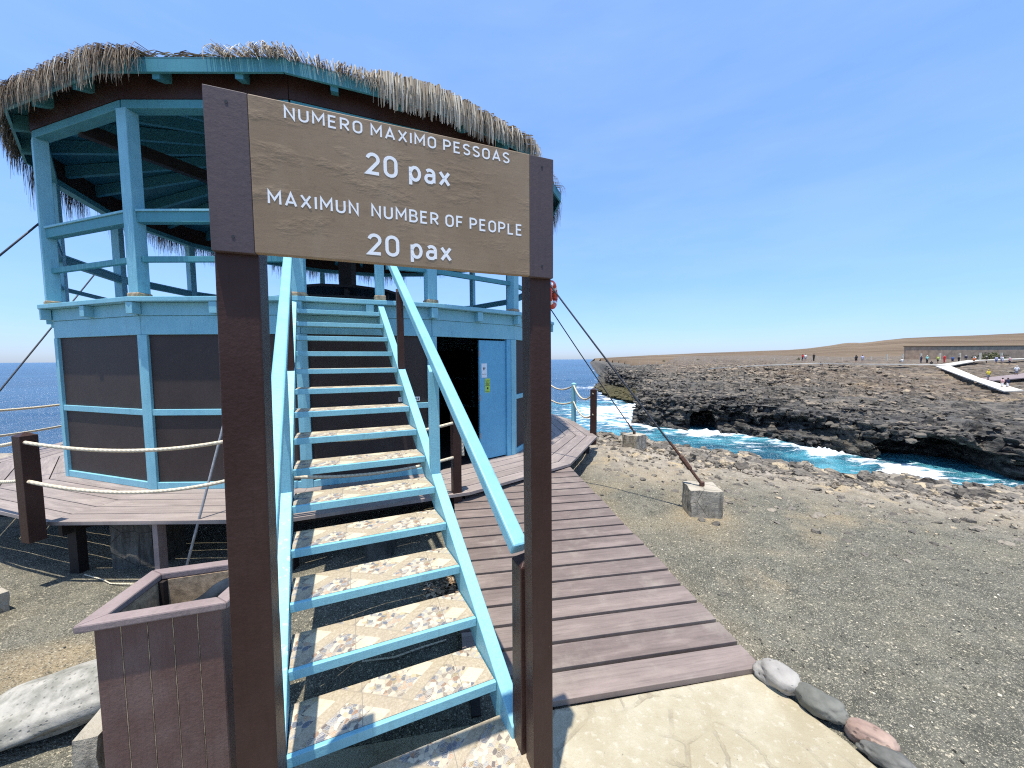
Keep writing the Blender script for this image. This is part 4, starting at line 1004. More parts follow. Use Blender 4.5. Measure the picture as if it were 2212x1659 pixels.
# ------------------------------------------------------------------ deck round the kiosk
deck = empty('deck', (CX, CY, Z_DECK-.5), 'mauve grey plank deck on short posts that runs round the kiosk', 'deck')
dk = MB(); dk.at = {'pl': [], 'pv': []}
NP = 5
for k in range(NSIDE):
    for j in range(NP):
        sa = .962+(1.188-.962)*j/NP; sb = .962+(1.188-.962)*(j+1)/NP - .0028
        a, b = Vector((*ring(sa)[k], 0)), Vector((*ring(sa)[(k+1) % NSIDE], 0)); c_, d_ = Vector((*ring(sb)[(k+1) % NSIDE], 0)), Vector((*ring(sb)[k], 0))
        e = (b-a).normalized(); g_ = .0018
        pts = [a+e*g_, b-e*g_, c_-e*g_, d_+e*g_]; i0 = len(dk.v)
        dk.prism([(p.x, p.y) for p in pts], Z_DECK-.034, Z_DECK+.0015*rnd.random())
        pl = rnd.random(); of = rnd.random()*30; nn = Vector((e.y, -e.x, 0))
        for p in dk.v[i0:]: r_ = Vector((p.x, p.y, 0))-a; dk.at['pl'].append(pl); dk.at['pv'].append((r_.dot(e)+of, r_.dot(nn)+of*.37, 0))
dk.build('decking', MT['deck'], deck)
for k in range(NSIDE):
    a, b, d, n, L = edge(DECK, k)
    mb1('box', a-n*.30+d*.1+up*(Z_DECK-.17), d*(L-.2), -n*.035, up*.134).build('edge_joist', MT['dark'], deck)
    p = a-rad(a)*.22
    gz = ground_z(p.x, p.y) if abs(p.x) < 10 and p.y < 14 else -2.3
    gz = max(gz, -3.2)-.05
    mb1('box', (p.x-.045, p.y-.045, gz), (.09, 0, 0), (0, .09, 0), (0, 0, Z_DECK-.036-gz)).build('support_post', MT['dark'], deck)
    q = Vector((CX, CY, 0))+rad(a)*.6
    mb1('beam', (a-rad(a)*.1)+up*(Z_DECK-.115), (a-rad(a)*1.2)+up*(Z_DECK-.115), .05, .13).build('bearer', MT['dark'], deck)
mb1('box', (-3.56, 3.55, -2.15), (.05, 0, 0), (0, .09, 0), (0, 0, .566)).build('support_post', MT['rim'], deck)

# ------------------------------------------------------------------ boardwalk ramp
bw = empty('boardwalk', (.9, 3.4, -1.9), 'mauve plank boardwalk ramp rising from the cream pavement to the kiosk deck', 'boardwalk')
br = MB(); br.at = {'pl': [], 'pv': []}
NR = Vector((1.466, 2.073, 0)); dv = Vector((-.177, .984, 0)).normalized(); pv_ = Vector((.986, .167, 0)).normalized()
WB = 1.74; NPL = 21; pit = .1895
for j in range(NPL):
    s0, s1 = j*pit, (j+1)*pit-.027; z0 = -1.822+.0668*s0; z1 = -1.822+.0668*s1; jr = rnd.uniform(-.006, .006)
    R0 = NR+dv*s0+pv_*jr; R1 = NR+dv*s1+pv_*jr
    if j >= 2: wl = WB
    else: wl = WB-.22
    L0 = R0-pv_*wl; L1 = R1-pv_*wl; i0 = len(br.v)
    br.prism3([L0+up*z0, R0+up*z0, R1+up*z1, L1+up*z1], (0, 0, -.036))
    pl = rnd.random(); of = rnd.random()*30
    for p in br.v[i0:]: r_ = p-L0; br.at['pl'].append(pl); br.at['pv'].append((r_.dot(pv_)+of, r_.dot(dv)+of*.37, 0))
br.build('decking', MT['deck2'], bw, bevel=.003)
for off in (.06, WB/2, WB-.06):
    A_ = NR+dv*.03-pv_*off; B_ = NR+dv*(NPL*pit-.05)-pv_*off
    A_.z = -1.822-.087+.002; B_.z = -1.822+.0668*NPL*pit-.087
    mb1('beam', A_, B_, .05, .095).build('bearer', MT['dark'], bw)
for s_ in (2.3, 3.7):
    p = NR+dv*s_-pv_*.1; gz = ground_z(p.x, p.y)-.05
    mb1('box', (p.x-.045, p.y-.045, gz), (.09, 0, 0), (0, .09, 0), (0, 0, -1.86+.0668*s_-gz)).build('support_post', MT['dark'], bw)

# ------------------------------------------------------------------ rope fence posts and ropes
def rope_post(x, y, zb, zt, w_, mat, yaw, label, knots=()):
    o = empty('rope_post', (x, y, zb), label, 'post', 'rope fence posts')
    e1 = Vector((math.cos(yaw), math.sin(yaw), 0))*w_; e2 = Vector((-math.sin(yaw), math.cos(yaw), 0))*w_; c_ = Vector((x, y, 0))
    m = MB(); m.box(c_-e1/2-e2/2+up*zb, e1, e2, up*(zt-.035-zb)); m.build('shaft', MT[mat], o, bevel=.004)
    m = MB(); m.pyramid([c_+(-e1-e2)*.5+up*(zt-.0352), c_+(e1-e2)*.5+up*(zt-.0352), c_+(e1+e2)*.5+up*(zt-.0352), c_+(-e1+e2)*.5+up*(zt-.0352)], c_+up*zt); m.build('cap', MT[mat], o)
    for kz in knots:
        k_ = rock_verts(I2, .055, int(kz*100) % 90, 1.0, .25); kc = c_-e2*.62+e1*.1+up*kz
        m = MB(); m.v = [kc+Vector(p) for p in k_]; m.f = list(F2); m.at = {'tw': [p.z*260+p.x*120 for p in m.v]}; m.build('rope_knot', MT['rope'], o, smooth=True)
    return o
rope_post(-4.53, 3.40, -1.68, -.64, .118, 'brown', R_(-14), 'thick brown rope post at the front left corner of the deck')
rope_post(-2.46, 3.44, -1.75, -.64, .11, 'brown', R_(0), 'brown rope post of the deck hidden behind the left sign post')
rope_post(-.66, 4.26, -1.72, -.55, .10, 'brown', R_(25), 'brown rope post between the stairs and the open doorway')
rope_post(1.71, 7.72, -1.78, -.60, .125, 'brown', R_(70), 'dark rope post with white knots beside the blue rope post')
rope_post(1.56, 9.30, -1.75, -.58, .125, 'blue', R_(80), 'slim blue painted rope post in front of the sea')
def rope(pa, pb, sag, label, r=.017, n=18):
    pa, pb = Vector(pa), Vector(pb); m = MB(); pts = []
    for i in range(n+1):
        t = i/n; p = pa.lerp(pb, t); p.z -= 4*sag*t*(1-t); pts.append(p)
    m.tube(pts, r, 8, twist=150)
    o = m.build('rope', MT['rope'], smooth=True); tag(o, label, 'rope', 'ropes of the deck fence'); return o
rope((-4.50, 3.36, -.73), (-2.50, 3.40, -.71), .10, 'upper cream rope sagging in front of the wall left of the sign')
rope((-4.48, 3.36, -1.10), (-2.50, 3.40, -1.07), .13, 'lower cream rope sagging just above the deck left of the sign')
rope((-2.42, 3.43, -.71), (-.68, 4.20, -.72), .10, 'upper cream rope passing behind the stair treads')
rope((-2.42, 3.43, -1.07), (-.68, 4.20, -1.12), .10, 'lower cream rope passing behind the stair treads')
rope((-4.58, 3.40, -.73), (-6.7, 4.15, -.74), .12, 'upper cream rope leaving the corner post towards the left edge')
rope((-4.58, 3.40, -1.10), (-6.7, 4.15, -1.10), .10, 'lower cream rope leaving the corner post towards the left edge')
rope((-8.25, 4.8, -.66), (-8.75, 8.6, -.66), .14, 'upper cream rope in front of the sea left of the kiosk', .02)
rope((-8.25, 4.8, -1.08), (-8.75, 8.6, -1.02), .16, 'lower cream rope in front of the sea left of the kiosk', .02)
rope((1.69, 7.66, -.71), (1.55, 9.25, -.66), .22, 'upper cream rope sagging between the blue and the knotted post', .02)
rope((1.69, 7.66, -1.15), (1.55, 9.25, -1.06), .20, 'lower cream rope sagging between the blue and the knotted post', .02)
rope((1.55, 9.30, -.66), (1.05, 10.6, -.68), .14, 'upper cream rope running from the blue post behind the kiosk', .02)
rope((1.55, 9.30, -1.07), (1.05, 10.6, -1.12), .10, 'lower cream rope running from the blue post behind the kiosk', .02)
rope((-.60, 4.27, -.80), (-.585, 4.28, -1.12), -.0, 'short loose rope end hanging on the post by the doorway', .022)

# ------------------------------------------------------------------ guy wires, anchor blocks, lifebuoy
def wire(pa, pb, label, r=.009, mat='wire', lower=None, name='guy_wire'):
    pa, pb = Vector(pa), Vector(pb); m = MB(); m.tube([pa.lerp(pb, i/6)-up*.02*math.sin(PI*i/6) for i in range(7)], r, 7)
    o = m.build(name, MT[mat], smooth=True); tag(o, label, 'wire', 'guy wires of the kiosk')
    if lower:
        d_ = (pb-pa).normalized(); m = MB(); m.tube([pb-d_*lower, pb-d_*lower*.66, pb-d_*lower*.64, pb-d_*lower*.36, pb-d_*lower*.34, pb], [r*1.4, r*1.4, r*2.4, r*2.4, r*1.5, r*1.5], 8)
        m.build('turnbuckle', MT['rust'], o)
        m = MB(); m.tube([pb-up*.06, pb+up*.03], .03, 10); m.build('anchor_eye', MT['rust'], o)
wire((-6.14, 4.96, 1.83), (-8.5, 3.2, -2.1), 'dark guy wire tied to the leftmost post at rail height', .011)
wire((-8.43, 7.6, 1.75), (-8.15, 4.63, -2.2), 'dark guy wire running down across the sea at the left', .012)
wire((-2.62, 4.33, 1.80), (-3.17, 3.42, -2.1), 'pale steel stay running down in front of the deck', .012, 'steel')
wire((.76, 7.42, 1.02), (2.70, 8.10, -1.62), 'thin dark guy wire ending on the smaller far anchor block', .011, lower=.28)
wire((.02, 5.97, 1.97), (2.33, 4.46, -1.545), 'thick dark guy wire ending on the nearer anchor block', .0125, lower=.62)
def block(x, y, z0, z1, wx, wy, yaw, label, name='concrete_block', cat='concrete block', group='concrete anchor blocks'):
    e1 = Vector((math.cos(yaw), math.sin(yaw), 0))*wx; e2 = Vector((-math.sin(yaw), math.cos(yaw), 0))*wy; c_ = Vector((x, y, z0)); m = MB(); nn = 7
    o = c_-e1/2-e2/2; e3 = up*(z1-z0)
    faces = [(o, e2, e1), (o+e3, e1, e2), (o, e1, e3), (o+e1, e2, e3), (o+e1+e2, -e1, e3), (o+e2, -e2, e3)]
    for (f0, fa, fb) in faces:
        i0 = len(m.v)
        for i in range(nn+1):
            for j in range(nn+1):
                p = f0+fa*(i/nn)+fb*(j/nn); d_ = Vector((mn.noise(p*7), mn.noise(p*7+Vector((9, 0, 0))), mn.noise(p*7+Vector((0, 9, 0)))))*.014
                r_ = p-c_-e3/2; q_ = [abs(r_.dot(e1.normalized()))/(wx/2), abs(r_.dot(e2.normalized()))/(wy/2), abs(r_.z)/((z1-z0)/2)]
                q_.sort(); edge_ = max(0, q_[1]-.9)*.35*max(0, q_[2]-.9)*10
                m.v.append(p+d_-r_*edge_*.35)
        for i in range(nn):
            for j in range(nn): a = i0+i*(nn+1)+j; m.f.append((a, a+nn+1, a+nn+2, a+1))
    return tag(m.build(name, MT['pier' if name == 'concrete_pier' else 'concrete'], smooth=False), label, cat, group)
block(2.33, 4.46, -2.02, -1.565, .36, .36, R_(-9), 'nearer square concrete block holding a wire on the dark gravel')
block(2.70, 8.10, -2.1, -1.66, .37, .37, R_(38), 'smaller looking concrete block holding a wire near the rocky edge')
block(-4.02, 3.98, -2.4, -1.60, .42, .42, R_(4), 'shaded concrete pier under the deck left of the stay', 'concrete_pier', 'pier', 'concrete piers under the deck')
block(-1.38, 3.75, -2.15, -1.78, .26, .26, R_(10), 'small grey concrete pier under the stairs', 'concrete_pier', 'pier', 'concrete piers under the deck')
block(-4.55, 2.95, -2.2, -1.93, .42, .34, R_(-22), 'low concrete slab on the ground left of the deck post', 'concrete_block', 'concrete block', None)
block(-2.03, 1.70, -2.1, -1.75, .10, .18, R_(14), 'rough stone block standing behind the left edge of the planter', 'stone_block', 'stone', None)
bt = empty('lifebuoy', (.80, 7.2, 1.24), 'orange red lifebuoy hanging outside the upper railing', 'lifebuoy')
ax = Vector((.93, -.36, 0)).normalized(); t1 = Vector((-ax.y, ax.x, 0)); c_ = Vector((.775, 7.18, 1.235))
def torus(a0, a1, R1, r1, nseg, seg=12):
    m = MB(); pts = [c_+t1*R1*math.cos(a0+(a1-a0)*i/nseg)+up*R1*math.sin(a0+(a1-a0)*i/nseg) for i in range(nseg+1)]; m.tube(pts, r1, seg); return m
torus(0, 2*PI, .215, .058, 40).build('ring', MT['red'], bt, smooth=True)
for i in range(4): torus(PI/4+i*PI/2-.14, PI/4+i*PI/2+.14, .215, .0605, 6).build('band', MT['white'], bt, smooth=True)

# ------------------------------------------------------------------ planter box with a sheet of black plastic
pl = empty('planter', (-1.6, 1.75, -1.95), 'tall brown plank planter box with a faded rim left of the sign', 'planter')
fl, fr, bl = Vector((-1.838, 1.47, 0)), Vector((-1.313, 1.627, 0)), Vector((-1.914, 1.896, 0)); brr = bl+(fr-fl)*1.06
ex = (fr-fl).normalized(); ey = (bl-fl).normalized(); zr = -1.10
ins = .042
rimo = [fl, fr, brr, bl]; cen = (fl+fr+brr+bl)/4
rimi = [fl+ex*.075+ey*.062, fr-ex*.07+ey*.062, brr-ex*.07-ey*.06, bl+ex*.075-ey*.06]
for i in range(4):
    j = (i+1) % 4
    m = MB(); m.prism([(p.x, p.y) for p in (rimo[i], rimo[j], rimi[j], rimi[i])], zr-.036, zr); m.build('rim_board', MT['rim'], pl, bevel=.007)
body = [fl+ex*ins+ey*ins*.8, fr-ex*ins+ey*ins*.8, brr-ex*ins-ey*ins*.8, bl+ex*ins-ey*ins*.8]
for i in range(4):
    j = (i+1) % 4; a, b = body[i], body[j]; d_ = (b-a).normalized(); L = (b-a).length; n_ = Vector((d_.y, -d_.x, 0)); np_ = 5 if i % 2 == 0 else 4
    m = MB()
    for q in range(np_): m.box(a+d_*(L*q/np_+.002)-up*2.12, d_*(L/np_-.004), -n_*.02, up*(2.12-1.1365))
    m.build('side_planks', MT['planter'], pl, bevel=.003)
    for q in range(1, np_):             # cracked pale filler standing in each joint
        m = MB(); c_ = a+d_*(L*q/np_); nn = 40
        for r_ in range(nn+1):
            z_ = -2.05+.91*r_/nn; w_ = .0015+.0022*max(0, mn.noise(Vector((q*3.1+i, z_*16, 1)))+.35); o_ = .0012*mn.noise(Vector((q*5.3, z_*30, 4)))
            for sx_ in (-1, 1): m.v.append(c_+d_*(sx_*w_*.5+o_)-n_*.0028+up*z_)
        m.f = [(2*r_, 2*r_+1, 2*r_+3, 2*r_+2) for r_ in range(nn)]
        sm_ = m.build('seam', MT['cream'], pl); so2 = sm_.modifiers.new('s', 'SOLIDIFY'); so2.thickness = .006; so2.offset = 0
    m = MB(); m.box(a+d_*.02-n_*.0205-up*1.95, d_*(L-.04), -n_*.008, up*(1.95-1.137)); m.build('lining', MT['cream'], pl)
for i in range(4):
    p = body[i]+(cen-body[i]).normalized()*.045; m = MB(); m.box((p.x-.02, p.y-.02, -1.95), (.04, 0, 0), (0, .04, 0), (0, 0, 1.95-1.137)); m.build('corner_batten', MT['dark'], pl)
m = MB(); m.prism([(p.x, p.y) for p in (body[0]+(cen-body[0])*.08, body[1]+(cen-body[1])*.08, body[2]+(cen-body[2])*.08, body[3]+(cen-body[3])*.08)], -1.6, -1.42); m.build('soil', MT['dark'], pl)
sh = MB(); A_ = Vector((-1.74, 1.66, -1.33)); nn = 12
for i in range(nn+1):
    for j in range(nn+1):
        x = i/nn; y = j/nn; p = A_+ex*(.36*x)+ey*(.02+.26*y); p.z = -1.31+.22*x**1.1*(1-.5*abs(y-.5))+.03*mn.noise(Vector((x*5, y*6, 1)))+.05*math.sin(y*7)*x
        sh.v.append(p)
for i in range(nn):
    for j in range(nn): a = i*(nn+1)+j; sh.f.append((a, a+1, a+nn+2, a+nn+1))
ps = sh.build('plastic_sheet', MT['black'], smooth=True); so_ = ps.modifiers.new('s', 'SOLIDIFY'); so_.thickness = .004
tag(ps, 'crumpled black plastic sheet lying inside the planter box', 'plastic sheet')

# ------------------------------------------------------------------ stones
def stone(name, c, r, yaw, tilt, mat, label, seed, group=None, cat='stone', rough=.27, sub=4):
    v_, f_ = ico(sub); off = Vector((seed*3.1, seed*1.7, seed)); m = MB(); cy_, sy_ = math.cos(yaw), math.sin(yaw); ct, st_ = math.cos(tilt), math.sin(tilt)
    for p in v_:
        k = 1+rough*mn.noise(Vector(p)*1.2+off)+rough*.4*mn.noise(Vector(p)*3.3+off)+rough*.16*mn.noise(Vector(p)*8+off)
        q = np.array(p)*k; q = np.sign(q)*np.abs(q)**.92
        x, y, z = q[0]*r[0], q[1]*r[1], q[2]*r[2]; x, z = x*ct-z*st_, x*st_+z*ct
        m.v.append(Vector((c[0]+x*cy_-y*sy_, c[1]+x*sy_+y*cy_, c[2]+z)))
    m.f = f_; return tag(m.build(name, mat, smooth=True, origin=c), label, cat, group)
GS = 'stones edging the pavement'
stone('edge_stone', (1.50, 1.985, -1.80), (.108, .075, .066), R_(-52), 0, m_stone('pitted_grey_stone', (.27, .25, .22), (.38, .355, .31), .75, 15), 'pale pitted oval stone at the corner of the boardwalk', 1, GS)
stone('edge_stone', (1.605, 1.825, -1.81), (.104, .070, .058), R_(-48), 0, m_stone('smooth_green_stone', (.11, .11, .09), (.19, .186, .155), .3, 16), 'smooth dark oval stone second along the pavement edge', 2, GS)
stone('edge_stone', (1.725, 1.675, -1.83), (.092, .06, .048), R_(-42), 0, m_stone('pink_stone', (.26, .175, .135), (.40, .29, .225), .45, 14), 'pinkish brown stone half buried at the pavement edge', 3, GS, rough=.3)
stone('edge_stone', (1.712, 1.565, -1.832), (.098, .05, .042), R_(-47), 0, m_stone('slate_stone', (.09, .09, .078), (.20, .19, .165), .5, 12), 'flat dark grey stone near the bottom of the pavement edge', 4, GS, rough=.4)
stone('edge_stone', (1.775, 1.43, -1.845), (.09, .06, .04), R_(-40), 0, m_stone('pale_flat_stone', (.33, .31, .27), (.42, .39, .34), .2, 10), 'pale flat stone cut by the bottom edge of the picture', 5, GS, rough=.3)
stone('boulder', (-2.50, 1.94, -1.875), (.58, .20, .13), R_(22), R_(7), m_stone('bleached_boulder', (.22, .21, .17), (.43, .40, .335), .5, 24), 'long bleached boulder lying beside the planter box', 6, None, 'boulder', .32, 4)
# dry leaves under the stairs
lv = MB(); ti = []
for i in range(420):
    x = -.55+rnd.gauss(0, .13); y = 2.95+rnd.gauss(0, .22); z = ground_z(x, y)+.01+.035*rnd.random(); a = rnd.random()*6.28; s_ = rnd.uniform(.012, .03)
    e1 = Vector((math.cos(a), math.sin(a), rnd.uniform(-.5, .5)))*s_; e2 = Vector((-math.sin(a), math.cos(a), rnd.uniform(-.5, .5)))*s_*.6; c_ = Vector((x, y, z)); i0 = len(lv.v)
    lv.v += [c_-e1, c_-e2+up*.004, c_+e1, c_+e2+up*.004]; lv.f.append((i0, i0+1, i0+2, i0+3)); t_ = rnd.random(); ti += [t_]*4
lv.at = {'tint': ti}
tlv = NT('dry_leaf', .9, .1); MT['leaf'] = tlv.done(tlv.ramp(tlv.attr('tint').outputs['Fac'], [(0, (.12, .07, .04)), (.6, (.34, .24, .15)), (1, (.55, .44, .31))]))
tag(lv.build('dry_leaves', MT['leaf']), 'drift of dry brown leaves on the ground under the stairs', 'leaves', kind='stuff')
def cord(pts, label):
    P_ = []
    for (x, y) in pts: P_.append(Vector((x, y, ground_z(x, y)+.012)))
    m = MB(); sm = []
    for a, b in zip(P_[:-1], P_[1:]): sm += [a.lerp(b, i/4) for i in range(4)]
    m.tube(sm+[P_[-1]], .006, 6, twist=200); tag(m.build('cord', MT['rope'], smooth=True), label, 'cord', 'loose cords on the ground')
cord([(-4.35, 3.62), (-4.05, 3.52), (-3.9, 3.45), (-3.7, 3.42), (-3.2, 3.38)], 'loose pale cord on the dark ground under the deck edge')
cord([(-.95, 2.2), (-.75, 2.22), (-.6, 2.3), (-.45, 2.36)], 'loose pale cord on the ground under the lower treads')
# ------------------------------------------------------------------ table on the upper floor
tb = empty('picnic_table', (CX, CY, zf), 'dark round picnic table around the column on the upper floor', 'table')
def disc(r, z, t, nn=12): return [(CX+r*math.cos(2*PI*i/nn), CY+r*math.sin(2*PI*i/nn)) for i in range(nn)]
def ringp(r0_, r1_, z, t, nn=12):
    m = MB()
    for i in range(nn):
        a0, a1 = 2*PI*i/nn, 2*PI*(i+1)/nn
        m.prism([(CX+r*math.cos(a), CY+r*math.sin(a)) for r, a in ((r0_, a0), (r1_, a0), (r1_, a1), (r0_, a1))], z-t, z)
    return m
ringp(.16, 1.25, 1.50, .05).build('tabletop', MT['dark'], tb); ringp(1.5, 1.82, 1.2, .05).build('bench', MT['dark'], tb)
for i in range(8):
    a = 2*PI*(i+.5)/8; p = Vector((CX+1.1*math.cos(a), CY+1.1*math.sin(a), 0)); q = Vector((CX+1.66*math.cos(a), CY+1.66*math.sin(a), 0))
    mb1('box', (p.x-.04, p.y-.04, zf), (.08, 0, 0), (0, .08, 0), (0, 0, .699)).build('leg', MT['dark'], tb)
    mb1('box', (q.x-.04, q.y-.04, zf), (.08, 0, 0), (0, .08, 0), (0, 0, .399)).build('bench_leg', MT['dark'], tb)

# ------------------------------------------------------------------ far boardwalks, fence, wall, bushes
MT['path'] = flat('pale_boards', (.56, .52, .43), .85, .08, 3, .2)
MT['path2'] = flat('mauve_boards', (.24, .19, .18), .85, .12, 3, .2)
def strip(name, left, right, label, mat='path', grp='far boardwalks'):
    m = MB(); n_ = len(left)
    zz = lambda p: max(p[2], far_z(p[0], p[1])+.55)
    Lz = [Vector((p[0], p[1], zz(p))) for p in left]; Rz = [Vector((p[0], p[1], zz(p))) for p in right]
    for i in range(n_-1): m.prism3([Lz[i], Lz[i+1], Rz[i+1], Rz[i]], (0, 0, -.16)) if False else m.box_like(Lz[i], Lz[i+1], Rz[i+1], Rz[i]) 
    return tag(m.build(name, MT[mat]), label, 'boardwalk', grp)
def box_like(s, a, b, c, d, t=.16):
    i = len(s.v); s.v += [a, b, c, d]+[p-up*t for p in (a, b, c, d)]
    s.f += [(i, i+1, i+2, i+3), (i+7, i+6, i+5, i+4), (i, i+4, i+5, i+1), (i+1, i+5, i+6, i+2), (i+2, i+6, i+7, i+3), (i+3, i+7, i+4, i)]
MB.box_like = box_like
pA = [(40.63, 76.0, -2.52), (54.1, 81, -1.79), (71.9, 86, -1.18), (80.7, 85, -1.42), (94.06, 83, -1.62), (97.3, 82.6, -1.62)]
strip('boardwalk', pA, [(x+.2, y+1.6, z) for x, y, z in pA], 'long thin pale boardwalk along the top of the far rocks')
strip('boardwalk', [(91.58, 80, -1.91), (79.11, 64, -3.7), (73.4, 55, -5.2)], [(94.69, 80, -1.93), (81.03, 64, -3.6), (76.4, 55, -5.4)], 'wide pale boardwalk coming diagonally down the far rocks')
strip('boardwalk', [(92.5, 81.0, -1.75), (111.8, 91, -.8), (127.2, 93, -.42), (145, 95, -.15)], [(95.2, 80.2, -1.8), (112.3, 89, -.83), (127.6, 91.2, -.45), (145.4, 93.2, -.18)], 'pale boardwalk branch leading to the people at the right')
strip('boardwalk', [(81.0, 64.6, -3.8), (91.5, 67.6, -3.5), (103, 70.8, -3.0)], [(81.6, 62.6, -4.0), (92.1, 65.4, -3.6), (103.6, 68.6, -3.1)], 'mauve boardwalk joining the diagonal boardwalk from the right', 'path2')
MT['stonewall'] = flat('long_brown_wall', (.36, .25, .165), .9, .25, .6, .4)
MT['fpost'] = flat('fence_post', (.62, .54, .40), .9, .2, 2)
fwl = empty('field_wall', (155, 130, 1), 'long low brown wall at the foot of the far hill', 'wall')
mb1('box', (138, 130, -2.0), (60, 0, 0), (0, .6, 0), (0, 0, 5.7)).build('wall_face', MT['stonewall'], fwl)
mb1('box', (137.9, 129.8, 3.702), (60.2, 0, 0), (0, 1.0, 0), (0, 0, .25)).build('coping', MT['hills'], fwl)
ff = empty('field_fence', (110, 122, 0), 'line of pale fence posts across the dry plain behind the people', 'fence')
pts = [(52, 172), (73.9, 150), (101.3, 130), (124.4, 118), (145, 105)]
acc = 0
for a, b in zip(pts[:-1], pts[1:]):
    n_ = int(math.dist(a, b)/3.6)
    for i in range(n_):
        x, y = a[0]+(b[0]-a[0])*i/n_, a[1]+(b[1]-a[1])*i/n_; z = far_z(x, y); h = rnd.uniform(1.2, 1.5) if x < 118 else 2.2
        pw_ = .20 if x < 118 else .34
        mb1('box', (x-pw_/2, y-pw_/2, z-.3), (pw_, 0, 0), (0, pw_, 0), (0, 0, h+.3)).build('fence_post', MT['fpost'], ff)
MT['bush'] = flat('dusty_leaf', (.085, .09, .03), .9, .4, 1.5, .3)
def bush(x, y, r, h, label, seed):
    rg = np.random.RandomState(seed); m = MB(); z = far_z(x, y)
    for i in range(700):
        d_ = rg.randn(3); d_ /= np.linalg.norm(d_); d_[2] = abs(d_[2]); rr_ = rg.rand()**.4*(.75+.35*mn.noise(Vector(d_)*2.2+Vector((seed, 0, 0))))
        c_ = Vector((x+d_[0]*r*rr_, y+d_[1]*r*rr_*.7, z+d_[2]*h*rr_)); e1 = Vector(rg.randn(3)).normalized()*.06*h; e2 = Vector(rg.randn(3)).normalized()*.05*h
        i0 = len(m.v); m.v += [c_-e1, c_-e2, c_+e1, c_+e2]; m.f.append((i0, i0+1, i0+2, i0+3))
    o = empty('bush', (x, y, z), label, 'bush', 'bushes on the far plain'); m.build('foliage', MT['bush'], o)
    m = MB(); m.tube([(x, y, z-.3), (x, y, z+h*.5)], [.12*h*.3, .05*h*.3], 6); m.build('stem', MT['dark'], o)
bush(142, 110, 5.2, 3.3, 'broad green bush in front of the long brown wall', 3)
bush(79.4, 158, 1.6, 2.2, 'small dark bush on the plain above the middle of the far cliff', 4)
bush(104, 134, 1.3, 1.8, 'tiny bush near the fence left of the walkers', 5)
bush(78, 190, 1.5, 1.9, 'lone small shrub on the skyline left of the hill', 6)

# ------------------------------------------------------------------ people far away
def cm(name, c): 
    if name not in MT: MT[name] = flat(name, c, .85, .12, 6, .1)
    return MT[name]
skin = cm('skin', (.36, .20, .13)); hair = cm('hair', (.02, .016, .012))
CL = {'white': (.72, .72, .70), 'navy': (.02, .025, .06), 'teal': (.25, .55, .50), 'red': (.50, .03, .03), 'yellow': (.65, .52, .05), 'lime': (.45, .55, .08), 'black': (.02, .02, .022), 'grey': (.25, .25, .26), 'blue': (.06, .12, .30), 'khaki': (.30, .24, .15), 'orange': (.55, .14, .03), 'lav': (.45, .45, .60), 'pink': (.60, .35, .33)}
def skinned(name, verts, edges, radii, mat, parent, root=0):
    me = bpy.data.meshes.new(name); me.from_pydata(verts, edges, []); me.update()
    o = bpy.data.objects.new(name, me); COL.objects.link(o); me.materials.append(mat); o.parent = parent
    m = o.modifiers.new('skin', 'SKIN')
    if not me.skin_vertices: me.attributes  # skin layer is made by the modifier below
    return o
def body_mesh(name, joints, bones, mat, parent, seg=8):
    """one continuous tapered body: overlapping limb tubes fused by a voxel remesh"""
    m = MB()
    for a, b, ra, rb_ in bones:
        a, b = Vector(joints[a]), Vector(joints[b]); L = (b-a); n_ = 4
        pts = [a-L.normalized()*ra*.6]+[a.lerp(b, i/n_) for i in range(n_+1)]+[b+L.normalized()*rb_*.6]
        rr_ = [ra*.6]+[ra+(rb_-ra)*i/n_ for i in range(n_+1)]+[rb_*.6]
        m.tube(pts, rr_, seg)
    o = m.build(name, mat, None, smooth=True); o.parent = parent
    rm = o.modifiers.new('r', 'REMESH'); rm.mode = 'VOXEL'; rm.voxel_size = .028; rm.use_smooth_shade = True
    return o
